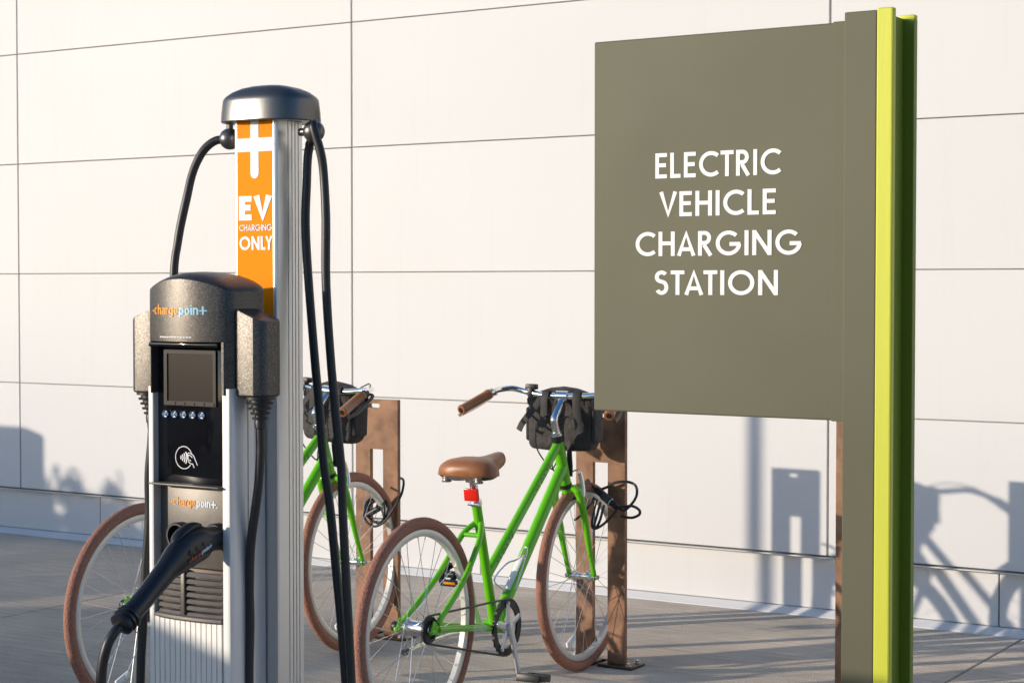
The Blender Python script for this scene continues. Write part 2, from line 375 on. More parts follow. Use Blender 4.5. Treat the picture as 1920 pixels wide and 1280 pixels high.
for s, a, b, z0, z1 in [('ELECTRIC', -2.1946, -1.8427, 1.7070, 1.7720), ('VEHICLE', -2.1834, -1.8552, 1.6080, 1.6720),
                        ('CHARGING', -2.2521, -1.7860, 1.5061, 1.5690), ('STATION', -2.1953, -1.8485, 1.4055, 1.4685)]:
    words('lettering', s, .155, a, b, z0, z1, flat(4.2), 'white', sg, gap=.145, thick=.0006, base=SB)

# ================================================================== CHARGER
CB = Vector((-2.364, 2.73, 0))
ch = thing('ev_charger', 'silver charging station with orange panel, black screen and hanging cables', 'charging station', CB)
def P_(name, bm, m, parent=None, smooth=35): return obj(name, bm, m, parent or ch, CB, smooth)
# column with grooved flanks
def column_poly():
    xl, xr, y0, y1 = -2.4175, -2.3075, 2.80, 2.888
    right = [(xr - .006, y0), (xr - .002, y0 + .002), (xr, y0 + .006)]
    for gy in (2.836, 2.848, 2.858, 2.868):
        right += [(xr, gy), (xr - .004, gy + .0004), (xr - .004, gy + .0020), (xr, gy + .0024)]
    right += [(xr, y1 - .006), (xr - .006, y1)]
    left = [(xl + xr - x, y) for x, y in right][::-1]
    front = [(xl + .0085, y0), (xl + .0085, y0 + .003), (xr - .0085, y0 + .003), (xr - .0085, y0)]
    return right + left + front
bm = NB(); prism(bm, column_poly(), .0, 1.765); P_('column', bm, 'alu', smooth=25)
bm = NB(); box(bm, (-2.3625, 2.8015, 1.53), (.0925, .003, .47)); dec = P_('orange_decal', bm, 'orange', smooth=0)
F2 = flat(2.8)
def flat_print(name, poly, y, m, parent, d=.0008):
    bm = NB(); quad_rings(bm, [[(u, y + .0002, v) for u, v in poly], [(u, y - d, v) for u, v in poly]]); return obj(name, bm, m, parent, CB, 0)
flat_print('cross_mark', [(-2.3730, 1.6525 + .0)] + [(-2.3625 + .0105 * math.cos(R(a)), 1.6535 + .0105 * math.sin(R(a))) for a in range(190, 351, 16)] + [(-2.3520, 1.6535), (-2.3520, 1.765), (-2.3730, 1.765)], 2.8, 'white', dec)
for a, b in ((-2.4085, -2.3732), (-2.3518, -2.3165)): flat_print('cross_mark', [(a, 1.6965), (b, 1.6965), (b, 1.7235), (a, 1.7235)], 2.8, 'white', dec, .0007)
words('lettering', 'EV', .24, -2.4035, -2.3170, 1.5598, 1.6087, F2, 'white', dec, gap=.06, thick=.0008, base=CB)
words('lettering', 'CHARGING', .14, -2.4030, -2.3175, 1.5388, 1.5513, F2, 'white', dec, gap=.13, thick=.0008, base=CB)
words('lettering', 'ONLY', .19, -2.4025, -2.3165, 1.5005, 1.5280, F2, 'white', dec, gap=.10, thick=.0008, base=CB)
# cap
def sup(a, b, k, n=3.0, N=48):
    o = []
    for i in range(N):
        t = 2 * math.pi * i / N; c, s = math.cos(t), math.sin(t)
        o.append((k * a * math.copysign(abs(c) ** (2 / n), c), k * b * math.copysign(abs(s) ** (2 / n), s)))
    return o
cc = (-2.3600, 2.848)
bm = NB(); rings = []
for k, z in ((.90, 1.757), (.985, 1.7565), (1.0, 1.7585), (.99, 1.775), (.965, 1.797), (.95, 1.803), (.90, 1.8085), (.78, 1.817), (.6, 1.8245), (.38, 1.8295), (.15, 1.8315), (.02, 1.832)):
    rings.append([(cc[0] + x, cc[1] + y, z) for x, y in sup(.099, .076, k)])
quad_rings(bm, rings); P_('column_cap', bm, 'cap', smooth=30)
# cable pivots
for bx, by, bz, sgn in ((-2.4660, 2.845, 1.729, -1), (-2.2480, 2.845, 1.7345, 1)):
    bm = NB(); sphere(bm, (bx, by, bz), .0220, 24)
    tube(bm, [(bx, by, bz + .012), (bx, by, 1.758)], .007, 10)
    tube(bm, [(bx - sgn * .012, by, bz), (bx - sgn * .035, by, bz)], .008, 12)
    P_('cable_pivot', bm, 'cap')
# pedestal: rails, core, lower fluted front
bm = NB()
for s in (-1, 1):
    X = lambda d: -2.3655 + s * d
    w_in = .0915 if s < 0 else .0850
    poly = [(X(w_in), 2.606), (X(.097), 2.604), (X(.1025), 2.6055), (X(.1055), 2.6105), (X(.1065), 2.618), (X(.1065), 2.652),
            (X(.1045), 2.6525), (X(.1045), 2.6555), (X(.1065), 2.656), (X(.1065), 2.672), (X(w_in), 2.672)]
    prism(bm, poly, 0, 1.235)
P_('side_rail', bm, 'alu_ped', smooth=40)
bm = NB(); box(bm, (-2.3655, 2.6605, .61), (.172, .022, 1.22)); P_('pedestal_core', bm, 'black')
bm = NB(); box(bm, (-2.3755, 2.7365, .60), (.075, .128, 1.20), .003); P_('mounting_spine', bm, 'alu_ped', smooth=15)
x0, x1, nf = -2.4565, -2.2845, 13
poly = []; st = (x1 - x0) / nf
for i in range(nf):
    a = x0 + i * st; poly += [(a + .0007, 2.609), (a + .0014, 2.6065), (a + st - .0014, 2.6065), (a + st - .0007, 2.609)]
poly += [(x1, 2.63), (x0, 2.63)]
bm = NB(); prism(bm, poly, 0, .788); P_('fluted_panel', bm, 'alu_ped', smooth=0)
# head housing
yfr = lambda x: 2.578 + .026 * ((x + 2.3655) / .1) ** 2
def head_plan(k=1.0):
    fr = [(-2.3655 + .093 * t, yfr(-2.3655 + .093 * t)) for t in [-1 + i / 8 for i in range(17)]]
    rt = [(-2.2655, 2.609), (-2.2605, 2.618), (-2.2605, 2.688)]
    rt += [(-2.2605 - .045 + .045 * math.cos(a), 2.688 + .045 * math.sin(a)) for a in [R(15 * i) for i in range(1, 7)]]
    lt = [(-2 * 2.3655 - x, y) for x, y in rt][::-1]
    c = (-2.3655, 2.655)
    return [(c[0] + (x - c[0]) * k, c[1] + (y - c[1]) * k) for x, y in fr + rt + lt]
topz = lambda x, y: 1.418 + .024 * (1 - ((x + 2.3655) / .105) ** 2)
bm = NB(); rings = []
for k, dz, zz in ((.9, None, 1.3225), (.988, None, 1.3225), (1, None, 1.3235), (1, -.004, 0), (.992, 0, 0), (.96, .0025, 0), (.9, .0050, 0), (.8, .0080, 0), (.65, .0110, 0), (.45, .0130, 0), (.25, .0140, 0), (.03, .0145, 0)):
    base_pl = head_plan(1.0)
    rings.append([(x, y, zz if dz is None else topz(x, y) + dz) for (x, y), (bx, by) in zip(head_plan(k), base_pl)])
quad_rings(bm, rings)
for s in (-1, 1):
    X = lambda d: -2.3655 + s * d
    w_in = .0905 if s < 0 else .0880
    poly = [(X(w_in), 2.6), (X(.093), 2.6005), (X(.1), 2.609), (X(.105), 2.618), (X(.105), 2.70), (X(.085), 2.715), (X(w_in), 2.63)] if s > 0 else \
           [(X(w_in), 2.6), (X(.093), 2.6005), (X(.1), 2.609), (X(.105), 2.618), (X(.105), 2.70), (X(.0925), 2.715), (X(w_in), 2.63)]
    prism(bm, poly, 1.2225, 1.3228)
head = P_('head_housing', bm, 'head', smooth=28)
HC = lambda u, v, d: (u, yfr(u) - d, v)
st, wd = text_strokes('-charge', .12, .06)
lettering('logo_lettering', st, wd, .12, -2.4455, -2.3650, 1.3745, 1.3940, HC, 'print_orange', head, .0006, CB)
st, wd = text_strokes('poin+', .12, .06)
lettering('logo_lettering', st, wd, .12, -2.3625, -2.3020, 1.3745, 1.3940, HC, 'print_blue', head, .0006, CB)
lettering('small_print', [[(i * .8, .5), (i * .8 + .55, .5)] for i in range(12)], 9.4, .7, -2.418, -2.334, 1.3300, 1.3335, HC, 'white', head, .0004, CB)
# holsters and strain reliefs
for s in (-1, 1):
    X = lambda d: -2.3655 + s * d
    xo = .169
    base_p = [(.100, 2.622), (.124, 2.617), (.150, 2.618)] + [(xo - .024 + .024 * math.cos(R(a)), 2.642 + .024 * math.sin(R(a))) for a in (-75, -55, -35, -15, 0)] \
           + [(xo, 2.664)] + [(xo - .018 + .018 * math.cos(R(a)), 2.668 + .018 * math.sin(R(a))) for a in (10, 35, 60, 90)] + [(.100, 2.686)]
    tz = lambda d: 1.387 - .36 * (d - .100) - .0 if d > .1 else 1.387
    bm = NB(); rings = []
    ctr = (.132, 2.652)
    for k, f in ((.94, lambda d: 1.2205), (1, lambda d: 1.224), (1, lambda d: tz(d) - .0035), (.975, lambda d: tz(d)), (.85, lambda d: tz(d) - .001), (.1, lambda d: tz(ctr[0]) - .003)):
        rings.append([(X(ctr[0] + (d - ctr[0]) * k), ctr[1] + (y - ctr[1]) * k, f(d)) for d, y in base_p])
    quad_rings(bm, rings); hol = P_('cable_holster', bm, 'head', smooth=30)
    bm = NB(); cx, cy = X(.139), 2.652
    prof = [(.026, 1.2225), (.029, 1.2215), (.029, 1.215)]
    for i in range(4):
        z = 1.2135 - i * .0095; r1 = .0255 - i * .0034
        prof += [(r1 - .005, z), (r1 - .005, z - .004), (r1, z - .0045), (r1 - .0006, z - .0085), (r1 - .005, z - .009)]
    prof += [(.0115, 1.172), (.0105, 1.160), (.008, 1.158)]
    lathe(bm, prof, 28, Matrix.Translation((cx, cy, 0))); P_('strain_relief', bm, 'black', hol)
# display panel
bm = NB(); box(bm, (-2.370, 2.626, 1.184), (.176, .012, .276), .002); disp = P_('display_panel', bm, 'gloss')
bm = NB(); box(bm, (-2.370, 2.609, 1.3165), (.174, .03, .009), .002); P_('top_trim', bm, 'gloss', disp)
D = lambda u, v, d: (u - .017, 2.62 - d, v)
curve_plate('screen_frame', [rrect(-2.4375, -2.3055, 1.199, 1.306, .002, 3), rrect(-2.4295, -2.3125, 1.2075, 1.2985, .001, 2)], .005, 'bezel', disp,
            Matrix(((1, 0, 0, 0), (0, 0, -1, 2.618), (0, 1, 0, 0), (0, 0, 0, 1))), base=CB)
bm = NB(); box(bm, (-2.371, 2.6190, 1.253), (.117, .002, .0905)); P_('screen', bm, 'screen', disp, 0)
for i in range(5):
    bm = NB(); box(bm, (-2.4295 + .0245 * i + .012 * .98, 2.6150, 1.2030), (.0205, .0016, .0055)); P_('key_label', bm, 'bezel', disp, 0)
for i in range(5):
    xx = -2.4355 + i * .0232
    bm = NB(); mtx = Matrix.Translation((xx, 2.6195, 1.1815)) @ Matrix.Rotation(R(90), 4, 'X')
    lathe(bm, [(.0052, 0), (.0074, .001), (.0078, .003), (.0070, .0042), (.0056, .003), (.0050, .0016), (.003, .0034), (.0004, .0042)], 20, mtx)
    P_('push_button', bm, 'chrome', disp)
cxn, czn, rn = -2.3735, 1.0985, .0215
sym = [arc(0, 0, 1, 1, 20, 322, 40)]
for i, r in enumerate((.30, .55, .80, 1.05)): sym.append(arc(-.62, 0, r * .95, r * .95, -32, 32, 8))
sym += [[(.42, .35), (.60, .46), (.95, .36), (1.18, .20), (1.62, -.62)], [(.42, .35), (.40, -.02), (.54, .0), (.52, .26), (.84, .20), (1.02, .02)],
        [(.54, 0), (.60, -.38), (.82, -.50), (1.08, -.52), (1.24, -.86)], [(.66, -.16), (.80, -.20), (.84, -.30)]]
bm = NB()
for si, stq in enumerate(sym):
    Lf, Rt, cl = stroke_poly(stq, .065 if si in (0,) or si > 4 else .10); t = .0004 + .0001 * si
    quad_rings(bm, [[D(cxn + a.x * rn, czn + a.y * rn, -.0005), D(cxn + a.x * rn, czn + a.y * rn, t), D(cxn + b.x * rn, czn + b.y * rn, t), D(cxn + b.x * rn, czn + b.y * rn, -.0005)] for a, b in zip(Lf, Rt)], loop=cl)
P_('contactless_symbol', bm, 'white', disp, 0)
# lower plug bay
bm = NB(); box(bm, (-2.370, 2.636, .9655), (.176, .02, .158), .001)
box(bm, (-2.370, 2.6105, 1.0475), (.178, .035, .0035), .001)
bay = P_('plug_bay', bm, 'louver')
BP = lambda u, v, d: (u - .022, 2.626 - d, v)
st, wd = text_strokes('-charge', .12, .06)
lettering('logo_lettering', st, wd, .12, -2.4085, -2.3440, 1.0045, 1.0210, BP, 'print_orange', bay, .0008, CB)
st, wd = text_strokes('poin+.', .12, .06)
lettering('logo_lettering', st, wd, .12, -2.3420, -2.2880, 1.0045, 1.0210, BP, 'print_grey', bay, .0008, CB)
for xx, zz in ((-2.4010, .948), (-2.3060, .952)):
    bm = NB(); mtx = Matrix.Translation((xx, 2.628, zz)) @ Matrix.Rotation(R(90), 4, 'X')
    lathe(bm, [(.018, 0), (.0255, .0), (.0255, .020), (.0240, .022), (.0205, .022), (.0195, .018), (.0195, .002), (.0004, .002)], 32, mtx)
    P_('plug_socket', bm, 'black', bay)
# vent grille
bm = NB(); box(bm, (-2.3655, 2.626, .838), (.170, .016, .096), .001); gr = P_('vent_grille', bm, 'dark_rust')
yv = lambda x: 2.6055 + .0085 * ((x + 2.3655) / .085) ** 2
for i in range(7):
    z = .8765 - i * .0128
    for xa, xb in ((-2.449, -2.3865), (-2.3695, -2.2865)):
        bm = NB(); rings = []
        for q in range(9):
            x = xa + (xb - xa) * q / 8; y = yv(x)
            rings.append([(x, y, z + .0032), (x, y - .0035, z - .0012), (x, y - .0030, z - .0044), (x, y + .008, z - .0050), (x, y + .008, z + .0042)])
        quad_rings(bm, rings); P_('louver', bm, 'slat', gr, 25)
bm = NB(); box(bm, (-2.380, 2.6085, .838), (.010, .014, .092), .001); P_('grille_bar', bm, 'louver', gr)
bm = NB(); rings = []
for q in range(17):
    x = -2.4595 + .1745 * q / 16; y = yv(x) - .004
    rings.append([(x, y, .798), (x, y - .004, .795), (x, y - .0045, .790), (x, y - .002, .7865), (x, y + .016, .7865), (x, y + .016, .799)])
quad_rings(bm, rings); P_('bottom_trim', bm, 'louver', None, 25)
# charging plug docked in the right-hand socket
pth = spline([(-2.303, 2.612, .952), (-2.302, 2.57, .948), (-2.301, 2.525, .937), (-2.2995, 2.485, .917), (-2.2985, 2.45, .893), (-2.298, 2.41, .864), (-2.298, 2.375, .841)], 4)
bm = NB(); nP = len(pth)
prof = [(.0, (.0215, .0215)), (.15, (.024, .027)), (.17, (.026, .034)), (.33, (.025, .036)), (.45, (.0225, .031)), (.56, (.0195, .0235)), (.75, (.0185, .0205)), (.92, (.0195, .0195)), (1.0, (.0205, .0205))]
def interp(t):
    for (a, va), (b, vb) in zip(prof, prof[1:]):
        if t <= b: f = (t - a) / (b - a); return (va[0] + (vb[0] - va[0]) * f, va[1] + (vb[1] - va[1]) * f)
    return prof[-1][1]
tube(bm, pth, [interp(i / (nP - 1)) for i in range(nP)], 20, flat=(1, 0, 0))
gun = P_('charging_plug', bm, 'gun', smooth=50)
bm = NB(); dr = (Vector(pth[-1]) - Vector(pth[-2])).normalized(); q = dr.to_track_quat('Z', 'Y').to_matrix().to_4x4()
lathe(bm, [(.020, -.004), (.0235, 0), (.0240, .006), (.0205, .007), (.0205, .010), (.0240, .011), (.0240, .016), (.0205, .017), (.0205, .020), (.0235, .021), (.0225, .027), (.013, .030), (.009, .031)], 28,
      Matrix.Translation(pth[-1]) @ q); P_('plug_collar', bm, 'gun', gun)
bm = NB(); tube(bm, spline([(-2.3035, 2.565, .981), (-2.302, 2.535, .979), (-2.301, 2.505, .967), (-2.300, 2.490, .955)], 4), [(.007, .003), (.010, .006), (.0115, .0075), (.012, .008), (.0125, .0085), (.0125, .0085), (.0125, .0085), (.0125, .0085), (.012, .008), (.011, .007), (.010, .006), (.008, .005), (.004, .003)], 14, flat=(1, 0, 0))
P_('plug_latch', bm, 'gun', gun)
bm = NB()
for i in range(3): box(bm, (-2.2765, 2.548 - .018 * i, .948 - .006 * i), (.003, .009, .009), .001, Matrix.Rotation(R(-20), 3, 'X'))
P_('grip_stud', bm, 'black', gun)
def GP(u, v, d): return (-2.2765 + d, 2.5 + u, .931 + .38 * u * 1.0 + v)
st, wd = text_strokes('-charge', .13, .06); lettering('logo_lettering', st, wd, .13, .005, .040, -.016, -.008, GP, 'print_red', gun, .0016, CB)
st, wd = text_strokes('poin+', .13, .06); lettering('logo_lettering', st, wd, .13, .042, .068, -.016, -.008, GP, 'print_grey', gun, .0016, CB)
e0 = Vector(pth[-1]) + dr * .028
bm = NB(); tube(bm, spline([e0, e0 + dr * .02, (-2.304, 2.322, .79), (-2.313, 2.318, .74), (-2.316, 2.325, .66), (-2.33, 2.36, .45), (-2.42, 2.42, .22), (-2.60, 2.42, .06), (-2.85, 2.35, .012), (-3.2, 2.1, .012)], 8), .0092, 14)
P_('charging_cable', bm, 'cable')
def cable(pts, r=.0088): 
    bm = NB(); P = spline(pts, 8); ph = random.uniform(0, 6)
    P = [p + Vector((.0016 * math.sin(i * .16 + ph) + .0006 * math.sin(i * .41 + 2 * ph), .0014 * math.cos(i * .13 + ph), 0)) if 6 < i < len(P) - 6 else p for i, p in enumerate(P)]
    tube(bm, P, [r * (1 + .02 * math.sin(i * .3 + ph)) for i in range(len(P))], 14); return P_('charging_cable', bm, 'cable')
cable([(-2.5045, 2.652, 1.165), (-2.506, 2.655, 1.13), (-2.512, 2.655, 1.06), (-2.520, 2.66, .98), (-2.531, 2.66, .88), (-2.541, 2.66, .76), (-2.545, 2.66, .63), (-2.54, 2.66, .40), (-2.53, 2.67, .16), (-2.56, 2.70, .03), (-2.68, 2.74, .011), (-2.9, 2.70, .011)])
cable([(-2.2265, 2.652, 1.165), (-2.2275, 2.653, 1.11), (-2.234, 2.652, 1.03), (-2.2475, 2.65, .93), (-2.2535, 2.65, .86), (-2.2545, 2.65, .80), (-2.258, 2.65, .67), (-2.25, 2.65, .35), (-2.235, 2.65, .12), (-2.21, 2.62, .02), (-2.1, 2.55, .011), (-1.95, 2.45, .011)])
cable([(-2.466, 2.845, 1.7285), (-2.492, 2.832, 1.7255), (-2.519, 2.82, 1.704), (-2.538, 2.81, 1.66), (-2.547, 2.80, 1.60), (-2.556, 2.79, 1.52), (-2.560, 2.78, 1.44), (-2.555, 2.77, 1.2), (-2.54, 2.76, .8), (-2.53, 2.76, .3), (-2.55, 2.78, .03), (-2.65, 2.9, .011)])
cable([(-2.250, 2.85, 1.73), (-2.276, 2.862, 1.70), (-2.2785, 2.86, 1.63), (-2.279, 2.86, 1.55), (-2.273, 2.86, 1.425), (-2.26, 2.86, 1.275), (-2.251, 2.86, 1.175), (-2.238, 2.86, 1.077), (-2.219, 2.86, .977), (-2.201, 2.86, .828), (-2.186, 2.86, .64), (-2.16, 2.86, .3), (-2.15, 2.86, .04), (-2.08, 2.92, .011), (-1.9, 3.0, .011)])
cable([(-2.246, 2.842, 1.748), (-2.237, 2.832, 1.742), (-2.2265, 2.835, 1.70), (-2.222, 2.84, 1.65), (-2.2175, 2.84, 1.572), (-2.214, 2.84, 1.446), (-2.201, 2.84, 1.277), (-2.191, 2.84, 1.179), (-2.182, 2.84, 1.081), (-2.177, 2.84, .982), (-2.167, 2.84, .834), (-2.152, 2.84, .648), (-2.13, 2.83, .3), (-2.11, 2.82, .04), (-2.05, 2.78, .011), (-1.85, 2.70, .011)])

# ================================================================== BIKE RACKS
def make_rack():
    t = thing('bike_rack', '', 'bike rack')
    w, h, d = .105, .967, .02
    hole = [(u, v) for u, v in rrect(-.038, .016, .932, .950, .009, 5)]
    outer = [(-w, .011), (-.0325, .011), (-.0325, .764), (.0325, .764), (.0325, .011), (w, .011), (w, h), (-w, h)]
    curve_plate('rack_plate', [outer, hole], d, 'rust', t, Matrix(((1, 0, 0, 0), (0, 0, -1, 0), (0, 1, 0, 0), (0, 0, 0, 1))), bev=.0)
    bm = NB()
    for s in (-1, 1): box(bm, (s * .0855, 0, .0055), (.145, .11, .011), .002)
    box(bm, (0, .045, .0055), (.03, .02, .011))
    fp = obj('foot_plate', bm, 'dark_rust', t)
    for s in (-1, 1):
        for yy in (-.036, .036):
            bm = NB(); lathe(bm, [(.0125, .0112), (.0125, .014), (.009, .0145), (.009, .022), (.006, .024), (.0004, .024)], 6, Matrix.Translation((s * .135, yy, 0)))
            obj('bolt', bm, 'bolt', fp, smooth=20)
    return t
rk = make_rack()
labs = ['brown steel bike rack behind the charger cables holding the left bicycle', 'brown steel bike rack whose slot holds the front wheel of the nearer green bicycle',
        'brown steel bike rack with no bicycle, mostly hidden by the sign post']
for i, x in enumerate((-4.384, -3.340, -2.292)):
    o = rk if i == 0 else copy_tree(rk)
    o.location = (x, 5.96, 0); o['label'] = labs[i]; o['group'] = 'brown steel bike racks along the wall'

# ================================================================== BICYCLES
def ring_y(bm, prof, c, n=64, closed=True):
    lathe(bm, prof, n, Matrix.Translation(c) @ Matrix.Rotation(R(90), 4, 'X'), closed=closed)
def make_wheel(t, c, rear):
    bm = NB(); ring_y(bm, [(.290, -.009), (.296, -.0125), (.309, -.0125), (.3125, -.010), (.3125, .010), (.309, .0125), (.296, .0125), (.290, .009)], c, 72)
    w = obj('wheel', bm, 'rim', t, smooth=40)
    bm = NB(); ring_y(bm, [(.3305 + .0195 * math.cos(a), .0185 * math.sin(a)) for a in [2 * math.pi * k / 16 for k in range(16)]], c, 80); obj('tyre', bm, 'tyre', w, smooth=60)
    c = Vector(c); bm = NB(); hr = .030 if rear else .018; ns = 32
    for k in range(ns):
        s = 1 if k % 2 else -1; ang = 2 * math.pi * k / ns
        tw = (1 if (k // 2) % 2 else -1) * R(68 if not rear else 55)
        hub = c + Vector((hr * math.cos(ang + tw), s * .030, hr * math.sin(ang + tw)))
        rim = c + Vector((.291 * math.cos(ang), s * .003, .291 * math.sin(ang)))
        tube(bm, [hub, rim], .00115, 5, cap=False)
        d = (rim - hub).normalized(); tube(bm, [rim - d * .012, rim], .0021, 6)
    obj('spokes', bm, 'silver', w)
    bm = NB()
    if rear: pr = [(.004, -.062), (.008, -.062), (.008, -.047), (.018, -.045), (.033, -.033), (.033, -.028), (.026, -.026), (.024, 0), (.026, .026), (.033, .028), (.033, .033), (.02, .036), (.014, .05), (.008, .052), (.008, .062), (.004, .062)]
    else: pr = [(.004, -.058), (.008, -.058), (.008, -.045), (.013, -.042), (.0205, -.033), (.0205, -.028), (.0135, -.024), (.012, 0), (.0135, .024), (.0205, .028), (.0205, .033), (.013, .042), (.008, .045), (.008, .058), (.004, .058)]
    ring_y(bm, pr, c, 24, False); obj('hub', bm, 'silver', w)
    bm = NB(); ra = R(-112)
    cc = c + Vector((.245 * math.cos(ra), 0, .245 * math.sin(ra)))
    box(bm, cc, (.068, .012, .022), .005, Matrix.Rotation(R(-22), 3, 'Y'), 3); obj('spoke_reflector', bm, 'white', w)
    bm = NB(); va = R(-65); tube(bm, [c + Vector((r * math.cos(va), 0, r * math.sin(va))) for r in (.292, .262)], .003, 8); obj('valve', bm, 'black', w)
    return w
def make_bike():
    t = thing('bicycle', '', 'bicycle')
    ra, fa, bb = Vector((0, 0, .35)), Vector((1.172, 0, .35)), Vector((.500, 0, .275))
    st_, ht, hb = Vector((.378, 0, .700)), Vector((.972, 0, .872)), Vector((1.034, 0, .706))
    on_seat = lambda z: bb + (st_ - bb) * ((z - bb.z) / (st_.z - bb.z))
    bm = NB()
    tube(bm, [bb, st_], .0165, 18); tube(bm, [ht, hb], .0215, 18)
    tube(bm, [hb + (ht - hb) * .92, on_seat(.455)], .0172, 18)
    dtop, dbot = hb + (ht - hb) * .40, bb + Vector((.01, 0, .006))
    tube(bm, [dtop, dbot], .0215, 18)
    tube(bm, [bb + Vector((0, -.036, 0)), bb + Vector((0, .036, 0))], .022, 18)
    for s in (-1, 1):
        tube(bm, spline([on_seat(.640) + Vector((-.004, s * .010, 0)), (.352, s * .030, .612), (.315, s * .040, .575), (.20, s * .052, .475), (.02, s * .062, .366)], 5), .0098, 12)
        tube(bm, spline([bb + Vector((-.012, s * .028, 0)), (.40, s * .036, .287), (.20, s * .056, .322), (.025, s * .062, .346)], 5), .0108, 12)
        box(bm, (.008, s * .063, .353), (.052, .006, .036), .004, Matrix.Rotation(R(30), 3, 'Y'))
        box(bm, (-.014, s * .066, .345), (.03, .012, .014), .004)
        lathe(bm, [(.0002, -.004), (.009, -.004), (.009, .004), (.0002, .004)], 8, Matrix.Translation((.03, s * .067, .372)) @ Matrix.Rotation(R(90), 4, 'X'))
    tube(bm, [(.345, -.033, .604), (.345, .033, .604)], .008, 10)
    tube(bm, [(.43, -.032, .283), (.43, .032, .283)], .008, 10)
    fr = obj('frame', bm, 'green', t, smooth=45)
    # lettering on the right-hand side of the tubes
    def tube_place(a, b, r, ang=0.0):
        a, b = Vector(a), Vector(b); ax = (b - a).normalized(); sd = Vector((0, -1, 0)); sd = (sd - ax * sd.dot(ax)).normalized(); upv = sd.cross(ax) * -1
        if upv.z < 0: upv = -upv
        def f(u, v, d):
            th = v / r + ang; return a + ax * u + (sd * math.cos(th) + upv * math.sin(th)) * (r + d)
        return f
    words('lettering', 'PRIORITY', .16, .055, .20, -.010, .010, tube_place(on_seat(.455), hb + (ht - hb) * .92, .0172), 'dark_green', fr, gap=.2, thick=.0004)
    words('lettering', 'PRIORITY', .16, .41, .55, -.010, .010, tube_place(on_seat(.455), hb + (ht - hb) * .92, .0172), 'dark_green', fr, gap=.2, thick=.0004)
    words('lettering', 'PRIORITY', .18, .045, .155, -.0065, .0065, tube_place((.20, -.056, .322), (.40, -.036, .287), .0112), 'white', fr, gap=.2, thick=.0012)
    bm = NB(); axd = (dtop - dbot).normalized(); nrm = Vector((-axd.z, 0, axd.x))
    stk = dbot + axd * .15
    tube(bm, [dbot + axd * .13 + nrm * .0185, dbot + axd * .27 + nrm * .0185], [(.012, .004)] * 2, 10, flat=(0, 1, 0)); obj('lock_bracket', bm, 'white', fr)
    bm = NB()
    tube(bm, spline([stk + nrm * .024 + axd * .11 + Vector((0, -.02, 0)), stk + nrm * .06 + axd * .10 + Vector((0, -.036, 0)), stk + nrm * .085 + axd * .06 + Vector((0, -.03, 0)), stk + nrm * .085 + axd * .04, stk + nrm * .07 - axd * .02 + Vector((0, .03, 0)), stk + nrm * .024 - axd * .03], 5), .0028, 8)
    tube(bm, spline([stk + nrm * .024 + axd * .12, stk + nrm * .05 + axd * .14 + Vector((0, -.02, 0)), stk + nrm * .05 + axd * .12 + Vector((0, -.036, 0)), stk + nrm * .024 - axd * .02 + Vector((0, -.034, 0))], 5), .0028, 8)
    obj('bottle_cage', bm, 'silver', t)
    # fork
    bm = NB(); stx = (hb - ht).normalized()
    tube(bm, [hb + stx * .002, hb + stx * .03], .019, 16)
    cr = hb + stx * .022
    tube(bm, spline([cr + Vector((0, -.052, -.012)), cr + Vector((0, -.035, .004)), cr + Vector((0, 0, .008)), cr + Vector((0, .035, .004)), cr + Vector((0, .052, -.012))], 4), .0135, 12)
    for s in (-1, 1):
        tube(bm, spline([cr + Vector((-.002, s * .045, 0)), cr + Vector((.012, s * .053, -.035)), (1.093, s * .054, .55), (1.125, s * .053, .46), (1.168, s * .052, .358)], 5),
             [.0150, .0155, .0155, .015, .015, .0145, .0145, .014, .014, .0135, .013, .0125, .012, .0115, .011, .0105, .010, .0095, .009, .009, .0088][:21], 12)
        box(bm, (1.171, s * .0525, .352), (.02, .006, .03), .003)
    fk = obj('fork', bm, 'green', t, smooth=45)
    bm = NB()
    for s in (-1, 1): lathe(bm, [(.0002, -.005), (.009, -.005), (.009, .005), (.0002, .005)], 6, Matrix.Translation((1.172, s * .062, .35)) @ Matrix.Rotation(R(90), 4, 'X'))
    tube(bm, [(1.172, -.07, .35), (1.172, .07, .35)], .004, 8); obj('axle_nut', bm, 'bolt', fk)
    bm = NB(); hx = (ht - hb).normalized()
    tube(bm, [ht - hx * .004, ht + hx * .020], [.0235, .0225], 18); tube(bm, [hb - hx * .012, hb + hx * .004], .0235, 18); obj('headset', bm, 'black', t)
    # stem and handlebar
    clamp = Vector((1.010, 0, 1.028))
    bm = NB(); q0 = ht + hx * .020
    tube(bm, [q0, q0 + hx * .007, q0 + hx * .008, q0 + hx * .015], [.0215, .0215, .018, .0165], 18)
    tube(bm, spline([q0 + hx * .012, q0 + hx * .045, q0 + hx * .066 + Vector((.006, 0, 0)), clamp + Vector((-.014, 0, -.025)), clamp], 4), .0145, 16)
    tube(bm, [clamp + Vector((0, -.024, 0)), clamp + Vector((0, .024, 0))], .0195, 18); obj('stem', bm, 'chrome', t)
    half = [(1.010, 0, 1.028), (1.012, .06, 1.029), (1.020, .12, 1.034), (1.030, .17, 1.042), (1.020, .212, 1.051), (.985, .236, 1.049), (.940, .252, 1.040), (.86, .275, 1.009), (.785, .294, .982)]
    bm = NB(); tube(bm, spline([(x, -y, z) for x, y, z in half[::-1]][:-1] + half, 5), .0112, 14); obj('handlebar', bm, 'chrome', t)
